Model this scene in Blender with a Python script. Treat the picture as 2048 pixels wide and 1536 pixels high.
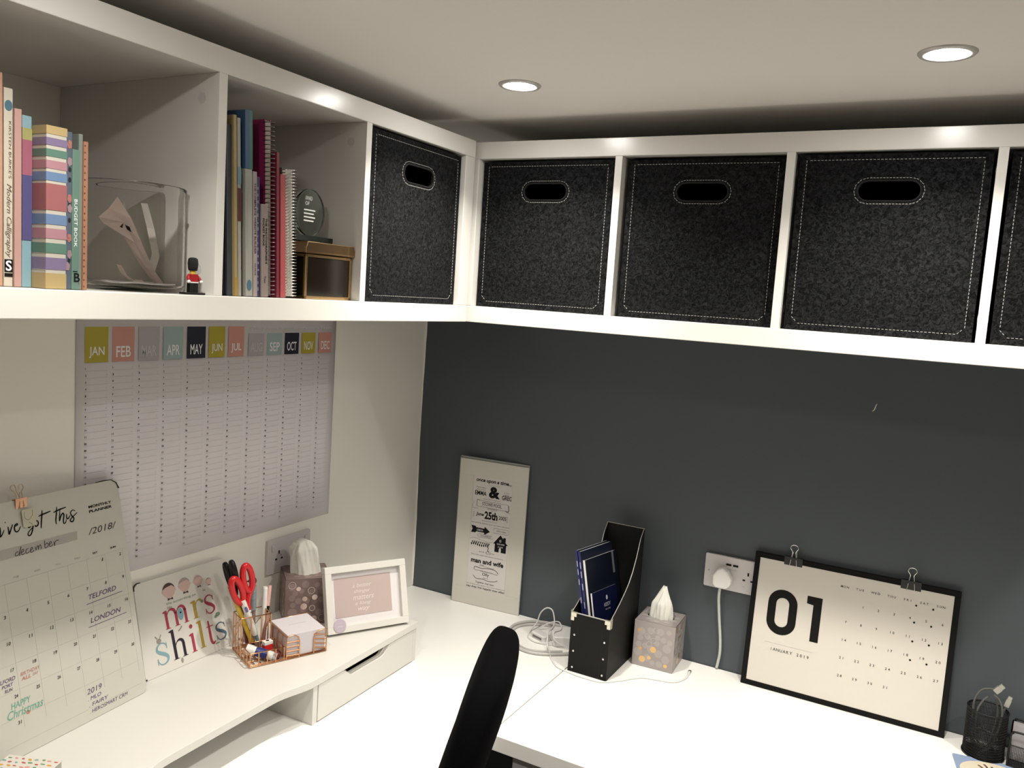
import bpy, bmesh, math, random, datetime
from mathutils import Matrix, Vector
for _o in list(bpy.data.objects):
    bpy.data.objects.remove(_o, do_unlink=True)
SC = bpy.context.scene
COL = SC.collection
PI = math.pi
def rad(a): return math.radians(a)

# ---------------------------------------------------------------- camera, view, world, lamps
cam = bpy.data.objects.new('camera', bpy.data.cameras.new('camera'))
COL.objects.link(cam)
cam.location = (1.41586, -2.05560, 1.64905)
cam.rotation_mode = 'XYZ'
cam.rotation_euler = (1.46367, -0.06512, 0.50266)
cam.data.sensor_width = 36.0
cam.data.sensor_fit = 'HORIZONTAL'
cam.data.lens = 1660.96 / 2048.0 * 36.0
cam.data.clip_start = 0.02
SC.camera = cam
SC.view_settings.view_transform = 'Standard'
SC.view_settings.look = 'None'
SC.view_settings.gamma = 1.0
SC.view_settings.use_curve_mapping = False
SC.view_settings.exposure = 0.76
world = bpy.data.worlds.new('night_room'); SC.world = world
world.use_nodes = True
world.node_tree.nodes['Background'].inputs[0].default_value = (1.0, .93, .82, 1)
world.node_tree.nodes['Background'].inputs[1].default_value = 0.01

ZC = 2.042          # ceiling
ZS = 1.5794         # underside of the wall shelves
ZD = 0.74           # desk top
LAMPS = [(.628, -.645), (1.346, -.656), (2.06, -.656), (.632, -1.47), (1.346, -1.47), (2.06, -1.47)]
LAMP_K = [.84, .88, .9, .46, .95, .95]    # dimmer setting of each lamp
LAMP_W = 3.8; LAMP_SPREAD = rad(124)
LAMP_COL = (1.0, .945, .845)
# (the lamps themselves are built by downlight() below, one per entry)

# ---------------------------------------------------------------- materials
def lin(h):
    h = h.lstrip('#'); o = []
    for i in (0, 2, 4):
        c = int(h[i:i+2], 16) / 255.0
        o.append(c / 12.92 if c <= .04045 else ((c + .055) / 1.055) ** 2.4)
    return tuple(o)
_M = {}
def mat(name, col, rough=.5, metal=0.0, spec=.5, bump=0.0, bscale=200., var=0.0, vscale=40., trans=0.0, ior=1.45, emit=0.0, coat=0.0, sheen=0.0):
    if name in _M: return _M[name]
    if isinstance(col, str): col = lin(col)
    m = bpy.data.materials.new(name); m.use_nodes = True
    nt = m.node_tree; b = nt.nodes['Principled BSDF']
    b.inputs['Base Color'].default_value = (*col, 1)
    b.inputs['Roughness'].default_value = rough
    b.inputs['Metallic'].default_value = metal
    b.inputs['Specular IOR Level'].default_value = spec
    b.inputs['IOR'].default_value = ior
    b.inputs['Transmission Weight'].default_value = trans
    b.inputs['Coat Weight'].default_value = coat
    b.inputs['Sheen Weight'].default_value = sheen
    if emit:
        b.inputs['Emission Color'].default_value = (*col, 1)
        b.inputs['Emission Strength'].default_value = emit
    tc = nt.nodes.new('ShaderNodeTexCoord')
    if var:
        n = nt.nodes.new('ShaderNodeTexNoise'); n.inputs['Scale'].default_value = vscale; n.inputs['Detail'].default_value = 4
        nt.links.new(tc.outputs['Object'], n.inputs['Vector'])
        mx = nt.nodes.new('ShaderNodeMix'); mx.data_type = 'RGBA'
        mx.inputs[6].default_value = (*[max(0, c * (1 - var)) for c in col], 1)
        mx.inputs[7].default_value = (*[min(1, c * (1 + var)) for c in col], 1)
        nt.links.new(n.outputs['Fac'], mx.inputs[0]); nt.links.new(mx.outputs[2], b.inputs['Base Color'])
    if bump:
        n = nt.nodes.new('ShaderNodeTexNoise'); n.inputs['Scale'].default_value = bscale; n.inputs['Detail'].default_value = 3
        nt.links.new(tc.outputs['Object'], n.inputs['Vector'])
        bm = nt.nodes.new('ShaderNodeBump'); bm.inputs['Strength'].default_value = bump; bm.inputs['Distance'].default_value = .001
        nt.links.new(n.outputs['Fac'], bm.inputs['Height']); nt.links.new(bm.outputs['Normal'], b.inputs['Normal'])
    _M[name] = m
    return m

def felt_mat():
    m = bpy.data.materials.new('grey_felt'); m.use_nodes = True
    nt = m.node_tree; b = nt.nodes['Principled BSDF']; b.inputs['Roughness'].default_value = .95
    b.inputs['Specular IOR Level'].default_value = .15; b.inputs['Sheen Weight'].default_value = .0
    tc = nt.nodes.new('ShaderNodeTexCoord')
    n = nt.nodes.new('ShaderNodeTexNoise'); n.inputs['Scale'].default_value = 150; n.inputs['Detail'].default_value = 5; n.inputs['Roughness'].default_value = .7; n.inputs['Distortion'].default_value = 1.2
    n2 = nt.nodes.new('ShaderNodeTexNoise'); n2.inputs['Scale'].default_value = 9; n2.inputs['Detail'].default_value = 2
    nt.links.new(tc.outputs['Object'], n.inputs['Vector']); nt.links.new(tc.outputs['Object'], n2.inputs['Vector'])
    r = nt.nodes.new('ShaderNodeValToRGB')
    r.color_ramp.elements[0].position = .42; r.color_ramp.elements[0].color = (.0006, .0008, .0010, 1)
    r.color_ramp.elements[1].position = .70; r.color_ramp.elements[1].color = (.030, .0315, .0335, 1)
    nt.links.new(n.outputs['Fac'], r.inputs['Fac'])
    mx = nt.nodes.new('ShaderNodeMix'); mx.data_type = 'RGBA'; mx.blend_type = 'MULTIPLY'; mx.inputs[0].default_value = .5
    nt.links.new(r.outputs['Color'], mx.inputs[6]); nt.links.new(n2.outputs['Fac'], mx.inputs[7])
    nt.links.new(mx.outputs[2], b.inputs['Base Color'])
    bm = nt.nodes.new('ShaderNodeBump'); bm.inputs['Strength'].default_value = .5; bm.inputs['Distance'].default_value = .0012
    nt.links.new(n.outputs['Fac'], bm.inputs['Height']); nt.links.new(bm.outputs['Normal'], b.inputs['Normal'])
    return m

WHITE = mat('white_melamine', (.74, .72, .68), .23, bump=.02, bscale=900)
DESKW = mat('white_desk_laminate', (.87, .86, .83), .34, bump=.015, bscale=700)
WALLW = mat('white_wall_paint', (.84, .81, .75), .7, bump=.12, bscale=160, var=.015, vscale=6)
WALLD = mat('slate_blue_wall_paint', (.066, .079, .089), .62, bump=.12, bscale=160, var=.05, vscale=5)
CEILW = mat('ceiling_paint', (.90, .87, .83), .8, bump=.05, bscale=120)
CARPET = mat('dark_oatmeal_carpet', (.12, .105, .09), .95, bump=.8, bscale=500, var=.3, vscale=300)
PLASW = mat('white_plastic', (.74, .72, .71), .35)
GREYPL = mat('pale_grey_plastic', (.52, .50, .50), .4)
BLACKP = mat('black_plastic', (.006, .006, .006), .4, spec=.35)
BLACK = mat('black_ink', (.005, .005, .005), .6, spec=.2)
GREYINK = mat('grey_ink', (.33, .32, .33), .6)
FAINT = mat('pale_grey_ink', (.52, .51, .53), .6)
PAPER = mat('white_paper', (.76, .75, .77), .6)
CHROME = mat('polished_steel', (.75, .74, .72), .2, 1.0)
COPPER = mat('rose_gold_wire', (.74, .38, .20), .28, 1.0)
BRASS = mat('antique_brass', (.60, .40, .20), .22, 1.0)
FELT = felt_mat()
STITCH = mat('pale_stitching_thread', (.34, .335, .32), .7)

# ---------------------------------------------------------------- mesh helpers
_FC = {}
def glyphs(s, bold=0.0, shear=0.0, res=3):
    key = (s, bold, shear, res)
    if key in _FC: return _FC[key]
    c = bpy.data.curves.new('t', 'FONT'); c.body = s; c.size = 1; c.resolution_u = res; c.offset = bold; c.shear = shear
    c.space_line = .9
    o = bpy.data.objects.new('t', c); COL.objects.link(o)
    bpy.context.view_layer.update()
    dg = bpy.context.evaluated_depsgraph_get()
    me = bpy.data.meshes.new_from_object(o.evaluated_get(dg))
    v = [(p.co.x, p.co.y) for p in me.vertices]; f = [tuple(p.vertices) for p in me.polygons]
    bpy.data.objects.remove(o); bpy.data.meshes.remove(me)
    if not v: v = [(0, 0), (1, 0), (1, 1)]; f = []
    xs = [a for a, b in v]; ys = [b for a, b in v]
    _FC[key] = (v, f, min(xs), max(xs), min(ys), max(ys))
    return _FC[key]

def catmull(pts, n=6, closed=False):
    P = [Vector(p) for p in pts]
    if len(P) < 3 or n < 2: return P
    out = []; N = len(P)
    for i in range(N if closed else N - 1):
        if closed: a, b, c, d = P[i-1], P[i], P[(i+1) % N], P[(i+2) % N]
        else: a, b, c, d = P[max(i-1, 0)], P[i], P[i+1], P[min(i+2, N-1)]
        for k in range(n):
            t = k / n
            out.append(.5 * ((2*b) + (c-a)*t + (2*a-5*b+4*c-d)*t*t + (3*b-a-3*c+d)*t**3))
    if not closed: out.append(P[-1])
    return out

class MB:
    def __init__(s): s.v = []; s.f = []; s.mi = []; s.sm = []; s.M = Matrix.Identity(4); s.m = 0
    def add(s, vs, fs, smooth=False):
        o = len(s.v)
        s.v += [tuple(s.M @ Vector(p)) for p in vs]
        for f in fs: s.f.append(tuple(i + o for i in f)); s.mi.append(s.m); s.sm.append(smooth)
        return s
    def box(s, x0, x1, y0, y1, z0, z1):
        v = [(x, y, z) for z in (z0, z1) for y in (y0, y1) for x in (x0, x1)]
        return s.add(v, [(0, 2, 3, 1), (4, 5, 7, 6), (0, 1, 5, 4), (2, 6, 7, 3), (0, 4, 6, 2), (1, 3, 7, 5)])
    def rbox(s, x0, x1, y0, y1, z0, z1, r, axis='y', n=5):
        """box with corners rounded around one axis"""
        if axis == 'y': a0, a1, b0, b1, c0, c1 = x0, x1, z0, z1, y0, y1
        elif axis == 'z': a0, a1, b0, b1, c0, c1 = x0, x1, y0, y1, z0, z1
        else: a0, a1, b0, b1, c0, c1 = y0, y1, z0, z1, x0, x1
        p = []
        for cx, cy, st in ((a1-r, b0+r, -90), (a1-r, b1-r, 0), (a0+r, b1-r, 90), (a0+r, b0+r, 180)):
            for i in range(n + 1):
                t = rad(st + 90 * i / n); p.append((cx + r*math.cos(t), cy + r*math.sin(t)))
        return s.prism(p, axis, c0, c1)
    def prism(s, poly, axis, a, b, smooth=False):
        def P(u, w, c): return (u, c, w) if axis == 'y' else ((u, w, c) if axis == 'z' else (c, u, w))
        n = len(poly)
        v = [P(u, w, a) for u, w in poly] + [P(u, w, b) for u, w in poly]
        f = [tuple(range(n)), tuple(range(2*n-1, n-1, -1))]
        s.add(v, f); o = len(s.v) - 2*n
        for i in range(n):
            j = (i+1) % n
            s.f.append((o+i, o+i+n, o+j+n, o+j)); s.mi.append(s.m); s.sm.append(smooth)
        return s
    def flat(s, poly, y, axis='y'):
        def P(u, w): return (u, y, w) if axis == 'y' else ((u, w, y) if axis == 'z' else (y, u, w))
        return s.add([P(u, w) for u, w in poly], [tuple(range(len(poly)))])
    def cyl(s, p0, p1, r, n=16, r1=None, cap=True, smooth=True):
        p0 = Vector(p0); p1 = Vector(p1); r1 = r if r1 is None else r1
        d = (p1 - p0).normalized(); u = d.orthogonal().normalized(); w = d.cross(u)
        v = []
        for p, rr in ((p0, r), (p1, r1)):
            for i in range(n):
                t = 2*PI*i/n; v.append(p + u*math.cos(t)*rr + w*math.sin(t)*rr)
        s.add(v, [(i, (i+1) % n, (i+1) % n + n, i+n) for i in range(n)], smooth)
        if cap:
            s.add(v[:n], [tuple(range(n-1, -1, -1))]); s.add(v[n:], [tuple(range(n))])
        return s
    def tube(s, pts, r, n=8, closed=False, sub=1, cap=True):
        P = catmull(pts, sub, closed) if sub > 1 else [Vector(p) for p in pts]
        N = len(P); v = []; prev = None
        for i in range(N):
            if closed: d = P[(i+1) % N] - P[i-1]
            else: d = P[min(i+1, N-1)] - P[max(i-1, 0)]
            if d.length < 1e-9: d = Vector((0, 0, 1))
            d.normalize()
            if prev is None: u = d.orthogonal().normalized()
            else:
                u = prev - d * prev.dot(d)
                u = u.normalized() if u.length > 1e-6 else d.orthogonal().normalized()
            prev = u; w = d.cross(u); rr = r[i] if isinstance(r, (list, tuple)) else r
            for k in range(n):
                t = 2*PI*k/n; v.append(P[i] + u*math.cos(t)*rr + w*math.sin(t)*rr)
        f = []
        for i in range(N if closed else N-1):
            a = i*n; b = ((i+1) % N)*n
            for k in range(n): f.append((a+k, a+(k+1) % n, b+(k+1) % n, b+k))
        s.add(v, f, True)
        if not closed and cap: s.add(v[:n], [tuple(range(n-1, -1, -1))]); s.add(v[-n:], [tuple(range(n))])
        return s
    def lathe(s, prof, n=32, c=(0, 0, 0), smooth=True):
        v = []; f = []; m = len(prof)
        for i in range(n):
            t = 2*PI*i/n
            for r, z in prof: v.append((c[0]+r*math.cos(t), c[1]+r*math.sin(t), c[2]+z))
        for i in range(n):
            j = (i+1) % n
            for k in range(m-1): f.append((i*m+k, j*m+k, j*m+k+1, i*m+k+1))
        return s.add(v, f, smooth)
    def ball(s, c, r, n=12, sc=(1, 1, 1)):
        prof = [(max(1e-5, math.sin(PI*i/n)*r), -math.cos(PI*i/n)*r) for i in range(n+1)]
        v = []; f = []; N = 2*n
        for i in range(N):
            t = 2*PI*i/N
            for q, z in prof: v.append((c[0]+q*math.cos(t)*sc[0], c[1]+q*math.sin(t)*sc[1], c[2]+z*sc[2]))
        for i in range(N):
            j = (i+1) % N
            for k in range(n): f.append((i*(n+1)+k, j*(n+1)+k, j*(n+1)+k+1, i*(n+1)+k+1))
        return s.add(v, f, True)
    def disc(s, x, z, rx, rz, y, n=20):
        return s.flat([(x+rx*math.cos(2*PI*i/n), z+rz*math.sin(2*PI*i/n)) for i in range(n)], y)
    def text(s, t, x0, z0, z1, y, x1=None, align='l', bold=0.0, shear=0.0, res=3, rot=0.0):
        """lettering in the xz plane facing -y, its box fitted to [x0,x1] x [z0,z1]"""
        v, f, a0, a1, b0, b1 = glyphs(t, bold, shear, res)
        k = (z1-z0)/max(1e-6, b1-b0)
        kx = k if x1 is None else (x1-x0)/max(1e-6, a1-a0)
        w = (a1-a0)*kx
        ox = x0 - (w/2 if align == 'c' else (w if align == 'r' else 0))
        c, q = math.cos(rot), math.sin(rot)
        o = []
        for a, b in v:
            X = (a-a0)*kx; Z = (b-b0)*k
            o.append((ox + X*c - Z*q, y, z0 + X*q + Z*c))
        return s.add(o, f)
    def pen(s, pts, w, y, sub=5, closed=False):
        """pen stroke in the xz plane; w may be a list of widths"""
        P = catmull([(a, b, 0) for a, b in pts], sub, closed) if len(pts) > 2 else [Vector((a, b, 0)) for a, b in pts]
        N = len(P); v = []
        for i in range(N):
            d = P[min(i+1, N-1)] - P[max(i-1, 0)]
            if closed: d = P[(i+1) % N] - P[i-1]
            d = d.normalized() if d.length > 1e-9 else Vector((1, 0, 0))
            if isinstance(w, (list, tuple)):
                g = i/(N-1)*(len(w)-1); k = min(int(g), len(w)-2); ww = w[k] + (w[k+1]-w[k])*(g-k)
            else: ww = w
            nx, nz = -d.y*ww/2, d.x*ww/2
            v += [(P[i].x+nx, y, P[i].y+nz), (P[i].x-nx, y, P[i].y-nz)]
        f = [(2*i, 2*i+2, 2*i+3, 2*i+1) for i in range(N-1)]
        if closed: f.append((2*N-2, 0, 1, 2*N-1))
        return s.add(v, f)
    def build(s, name, mats, parent=None, bevel=0.0, label=None, seg=2, loc=None):
        me = bpy.data.meshes.new(name); me.from_pydata(s.v, [], s.f)
        if not isinstance(mats, (list, tuple)): mats = [mats]
        for m in mats: me.materials.append(m)
        me.polygons.foreach_set('material_index', [min(i, len(mats)-1) for i in s.mi])
        me.polygons.foreach_set('use_smooth', s.sm)
        me.update()
        o = bpy.data.objects.new(name, me); COL.objects.link(o)
        if parent: o.parent = parent
        if loc: o.location = loc
        if bevel:
            b = o.modifiers.new('bevel', 'BEVEL'); b.width = bevel; b.segments = seg; b.limit_method = 'ANGLE'; b.angle_limit = rad(40)
        if label: o['label'] = label
        return o

def thing(name, label, cat, loc=(0, 0, 0), rot=(0, 0, 0), group=None):
    o = bpy.data.objects.new(name, None); COL.objects.link(o)
    o.empty_display_size = .05
    o.location = loc; o.rotation_euler = rot
    o['label'] = label; o['category'] = cat
    if group: o['group'] = group
    return o
def tag(o, label, cat, group=None):
    o['label'] = label; o['category'] = cat
    if group: o['group'] = group
    return o
def struct(o): o['kind'] = 'structure'; return o
def dup(root, loc, rot, label, group=None):
    r = root.copy(); COL.objects.link(r); r.location = loc; r.rotation_euler = rot; r['label'] = label
    if group: r['group'] = group
    for ch in [c for c in bpy.data.objects if c.parent == root]:
        c = ch.copy(); COL.objects.link(c); c.parent = r
        for g in [q for q in bpy.data.objects if q.parent == ch]:
            d = g.copy(); COL.objects.link(d); d.parent = c
    return r
def rotM(ax, a, at=(0, 0, 0)):
    t = Matrix.Translation(Vector(at)); return t @ Matrix.Rotation(a, 4, ax) @ t.inverted()

# ---------------------------------------------------------------- room shell
RX, RY = 2.9, -3.4
struct(MB().box(-.12, 0, RY, .12, 0, 2.30).build('wall_left', WALLW))
wb = struct(MB().box(0, RX, 0, .12, 0, 2.30).build('wall_back', WALLD))
struct(MB().box(RX, RX+.12, RY-.12, .12, 0, 2.30).build('wall_right', WALLW))
struct(MB().box(-.12, RX, RY-.12, RY, 0, 2.30).build('wall_front', WALLW))
struct(MB().box(-.12, RX+.12, RY-.12, .12, -.08, 0).build('floor', CARPET))
struct(MB().box(0, RX, RY, 0, ZC, ZC+.10).build('ceiling', CEILW))
m = MB(); m.pen([(1.2455, 1.438), (1.249, 1.443), (1.2505, 1.449), (1.253, 1.456)], [.0012, .002, .001], -.0006)
m.build('paint_chip', WALLW, wb, label='small pale chip in the dark wall paint')
# the white paint laps a few millimetres onto the dark wall beside the corner
m = MB(); random.seed(3)
ed = [(.0035 + .0022*math.sin(z*9.0) + random.uniform(-.0006, .0006), z) for z in [.74 + i*.03 for i in range(29)]]
m.flat([(0, .74)] + ed + [(0, ed[-1][1])], -.0006); m.build('paint_edge', WALLW, wb)
struct(MB().box(0, .635, -.012, -.0005, 0, .07).build('baseboard_back', WHITE))
struct(MB().box(.0005, .012, RY, -.012, 0, .07).build('baseboard_left', WHITE))

# ---------------------------------------------------------------- ceiling downlights
def downlight(x, y, label, k=1.0):
    t = thing('ceiling_downlight', label, 'ceiling light', (x, y, ZC), group='recessed ceiling downlights')
    m = MB(); m.lathe([(.0285, .012), (.0285, -.001), (.030, -.0035), (.038, -.0035), (.0405, -.0008), (.0405, .0)], 48)
    m.build('trim_ring', mat('brushed_white_metal', (.62, .60, .58), .35, .3), t)
    m = MB(); m.add([(0, 0, -.0015)] + [(.0285*math.cos(2*PI*i/48), .0285*math.sin(2*PI*i/48), -.0015) for i in range(48)],
                    [(0, (i+1) % 48+1, i+1) for i in range(48)])
    m.build('lens', LENS, t)
    L = bpy.data.lights.new('lamp_light', 'AREA'); L.shape = 'DISK'; L.size = .055; L.spread = LAMP_SPREAD; L.energy = LAMP_W*k; L.color = LAMP_COL
    lo = bpy.data.objects.new('lamp_light', L); COL.objects.link(lo); lo.parent = t; lo.location = (0, 0, -.004)
LENS = mat('lit_lens', (1, .97, .92), .5, emit=105.0)
LL = ['lit recessed downlight with pale ring, nearer the corner of the two wall shelves',
      'lit recessed downlight with pale ring, above the dark felt boxes at the right',
      'lit recessed downlight beyond the right edge of the picture, near the shelf', 'lit recessed downlight above the left desk, nearest the viewer on that side',
      'lit recessed downlight over the middle of the room, behind the chair', 'lit recessed downlight at the right, behind the desk']
for (x, y), l, k in zip(LAMPS, LL, LAMP_K): downlight(x, y, l, k)

# ---------------------------------------------------------------- wall shelves (four cells each, open backs)
H, DEP, FR, DV, CELL = .412, .39, .038, .016, .335
def shelf_unit(label, loc, rz):
    """local x along the wall, local -y towards the room, back at y=0"""
    t = thing('wall_shelf', label, 'shelf', loc, (0, 0, rz))
    L = 4*CELL + 3*DV + 2*FR
    MB().box(0, L, -DEP, -.001, H-FR, H).build('top_board', WHITE, t, .0012)
    MB().box(0, L, -DEP, -.001, 0, FR).build('bottom_board', WHITE, t, .0012)
    for x in (0, L-FR): MB().box(x, x+FR, -DEP+.0004, -.001, FR, H-FR).build('side_panel', WHITE, t, .0012)
    for i in range(3):
        x = FR + (i+1)*CELL + i*DV
        d = MB().box(x, x+DV, -DEP+.0008, -.001, FR, H-FR).build('divider', WHITE, t, .0006)
        for z in (FR+.040, H-FR-.036):
            for sx in (x-.0006, x+DV+.0006):
                m = MB(); m.cyl((sx, -.352, z), (sx + (.0005 if sx < x else -.0005), -.352, z), .0085, 20)
                m.cyl((sx - (.0004 if sx < x else -.0004), -.352, z), (sx, -.352, z), .0035, 12)
                m.build('cover_cap', mat('grey_cover_cap', (.60, .59, .57), .5), d)
    return t
YL0 = -.404           # end of the left unit nearest the corner
XR0 = .354            # end of the right unit nearest the corner
LU = 4*CELL + 3*DV + 2*FR
# left unit: local x -> world +y, local -y -> world +x
shelf_unit('white open wall shelf with books and glass jar, running along the left white wall', (0, YL0-LU, ZS), rad(90))
shelf_unit('white open wall shelf filled with dark felt boxes, on the dark back wall', (XR0, 0, ZS), 0)
ZF = ZS + FR          # floor of the cells

# ---------------------------------------------------------------- felt storage boxes
def stadium(cx, cz, w, h, n=10):
    r = h/2; p = []
    for i in range(n+1): t = rad(-90 + 180*i/n); p.append((cx+w/2-r + r*math.cos(t), cz + r*math.sin(t)))
    for i in range(n+1): t = rad(90 + 180*i/n); p.append((cx-w/2+r + r*math.cos(t), cz + r*math.sin(t)))
    return p
def felt_box(label, loc, rot, W=.326, Hh=.331):
    t = thing('felt_storage_box', label, 'storage box', loc, rot, 'dark grey felt boxes in the wall shelves')
    D = .36; th = .005; m = MB()
    # front panel with hand hole
    hz = .264; inner = stadium(0, hz, .104, .034)
    N = len(inner); outer = [None]*N
    # the outer rectangle is walked with the same number of points, one of them on every corner
    cor = [(W/2, 0), (W/2, Hh), (-W/2, Hh), (-W/2, 0)]
    def edge(p, q, n): return [(p[0]+(q[0]-p[0])*k/n, p[1]+(q[1]-p[1])*k/n) for k in range(n)]
    q4 = N//4; seq = edge((0, 0), cor[0], 3) + edge(cor[0], cor[1], 5) + edge(cor[1], cor[2], 6) + edge(cor[2], cor[3], 5) + edge(cor[3], (0, 0), 3)
    assert len(seq) == N
    st = 0
    inner = inner[-0:]
    # start the walk where the hole's lowest middle is
    rot = 0; outer = seq
    k0 = N-1
    inner = [inner[(i+k0+1) % N] for i in range(N)]
    i0, o0 = [(a, 0, b) for a, b in inner], [(a, 0, b) for a, b in outer]
    i1, o1 = [(a, th, b) for a, b in inner], [(a, th, b) for a, b in outer]
    for ii, oo, fl in ((i0, o0, 0), (i1, o1, 1)):
        f = []
        for k in range(N):
            j = (k+1) % N; q = (k, k+N, j+N, j)
            f.append(q[::-1] if fl else q)
        m.add(ii + oo, f)
    m.add(i0 + i1, [(k, (k+1) % N, (k+1) % N+N, k+N) for k in range(N)])
    m.box(-W/2, -W/2+th, th, D, 0, Hh).box(W/2-th, W/2, th, D, 0, Hh).box(-W/2+th, W/2-th, D-th, D, 0, Hh).box(-W/2+th, W/2-th, th, D-th, 0, th)
    m.box(-W/2, W/2, 0, .0002, Hh-.0003, Hh)
    m.build('box_body', FELT, t)
    s = MB()
    def dashes(pts, closed=True, step=.0065, ln=.0040, w=.0009):
        P = [Vector((a, 0, b)) for a, b in pts]; 
        if closed: P.append(P[0])
        carry = 0
        for a, b in zip(P[:-1], P[1:]):
            L = (b-a).length; d = (b-a)/L if L else Vector((1, 0, 0)); n = Vector((-d.z, 0, d.x))
            x = carry
            while x + ln <= L + 1e-9:
                p = a + d*x; q = a + d*(x+ln)
                v = [p-n*w/2, q-n*w/2, q+n*w/2, p+n*w/2]
                v = [(k.x, -.0007, k.z) for k in v] + [(k.x, .0002, k.z) for k in v]
                s.add(v, [(0, 1, 2, 3), (0, 4, 5, 1), (2, 6, 7, 3), (1, 5, 6, 2), (3, 7, 4, 0)])
                x += step
            carry = max(0, x - L)
    i = .013
    c = .012
    rect = [(-W/2+i+c, i), (W/2-i-c, i), (W/2-i, i+c), (W/2-i, Hh-i*.8), (-W/2+i, Hh-i*.8), (-W/2+i, i+c)]
    dashes(rect)
    s.build('edge_stitching', STITCH, t); s.__init__()
    dashes(stadium(0, hz, .119, .047, 6), step=.0055, ln=.0038)
    s.build('handle_stitching', STITCH, t)
    m = MB()
    for pts in (inner,):
        P = [(a, -.0005, b) for a, b in stadium(0, hz, .1065, .0365)]
        m.tube(P, .0012, 6, closed=True)
    m.build('handle_rim', mat('black_felt_edge', (.01, .01, .01), .9), t)
    # side seams and bottom hem
    return t
fy = -DEP + .006
b0 = felt_box('dark grey felt box in the left-wall shelf, the only box on that wall', (.383, -.6105, ZF), (0, 0, rad(90.6)), W=.322)
cs = [XR0+FR + i*(CELL+DV) for i in range(4)]
RL = ['dark felt box in the right shelf, leftmost cell beside the corner', 'dark felt box in the right shelf, second cell from the corner',
      'dark felt box in the right shelf, third cell from the corner, largest in view', 'dark felt box in the right shelf, cut off by the right edge of the picture']
for i in range(4):
    dup(b0, (cs[i]+CELL/2 + (-.001, .002, .001, .0)[i], fy + (.010, .016, .004, .010)[i], ZF), (0, 0, rad((-.3, .6, .4, .5)[i])), RL[i])

# ---------------------------------------------------------------- books and binders (left shelf)
def book(name, label, cat, y0, y1, h, depth, xf, cover, pages=None, lean=0.0, group='books and notebooks standing in the left shelf', hard=True, extras=None):
    """spine faces +x at x=xf; y0<y1 at the foot; lean tips the top towards -y.
       local frame: x along world y, -y towards the room, origin front-right foot"""
    w = y1-y0
    z = ZF + w*abs(math.sin(lean)) + .0006
    t = thing(name, label, cat, (xf, y1, z), (0, -lean, rad(90)), group)
    m = MB(); c = min(.0022, w*.2)
    m.box(-w, 0, 0, c, 0, h).box(-w, -w+c, c, depth, 0, h).box(-c, 0, c, depth, 0, h)
    cv = m.build('cover', cover, t, .0006)
    MB().box(-w+c+.0001, -c-.0001, c+.0001, depth-.002, .002, h-.003).build('pages', pages or PAGES, t)
    return t, w, cv
PAGES = mat('book_pages', (.42, .40, .35), .8, var=.08, vscale=300)
def C(name, hexc, r=.45):
    c = lin(hexc); g = sum(c)/3
    return mat(name, tuple(.60*(.86*k+.14*g) for k in c), r)
G1 = 'books and binders beside the glass jar'
book('notebook', 'peach notebook at the far left end of the shelf, tallest there', 'book', -1.463, -1.4375, .262, .20, .34, C('peach_card', '#e0a888'), group=G1)
t, w, cv = book('book', 'white hand-lettering book with vertical brush script on its spine', 'book', -1.4370, -1.4260, .245, .19, .342, C('cream_card', '#e6dcc8'), group=G1)
m = MB(); m.M = Matrix.Translation((-w/2, -.0004, 0))
def vtext(m, s, zt, L, hgt, cx=0.0, shear=0, bold=0.0):
    """text reading down a spine: starts at height zt, length L"""
    v, f, a0, a1, b0, b1 = glyphs(s, bold, shear, 2)
    kx = L/(a1-a0); kz = hgt/(b1-b0)
    m.add([(cx - hgt/2 + (b-b0)*kz, 0, zt - (a-a0)*kx) for a, b in v], f)
vtext(m, "KIRSTEN BURKE'S", .205, .07, .0034, .002)
vtext(m, 'Modern Calligraphy', .128, .092, .008, 0, .35)
m.build('lettering', mat('brown_ink', (.12, .08, .06), .6), t)
m = MB(); m.box(-w/2-.005, -w/2+.005, -.0006, -.0001, .018, .034); m.box(-w/2-.005, -w/2+.005, -.0006, -.0001, .012, .0165); m.build('emblem', BLACK, t)
m = MB(); m.text('S', -w/2, .0195, .0325, -.0009, align='c', bold=.02); m.build('emblem_letter', PAPER, t)
m = MB(); m.disc(-w/2, .224, .0048, .0065, -.0005); m.build('round_motif', C('teal_ink', '#4d7f96'), t)
book('book', 'slim pale pink book between the cream book and the colour-blocked one', 'book', -1.4255, -1.4165, .222, .18, .345, C('pale_pink_card', '#dba9a0'), group=G1)
t, w, cv = book('binder', 'notebook with blue, yellow, pink and violet colour-blocked spine', 'book', -1.4160, -1.4038, .216, .18, .345, C('sky_blue_card', '#8fbccc'), group=G1)
for z0, z1, c in ((.186, .2005, '#b9b56a'), (.142, .186, '#b9657f'), (.060, .142, '#5c5894')):
    MB().box(-w-.0002, .0002, -.0006, .0, z0, z1).build('colour_panel', C('panel'+c, c), t)
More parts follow.
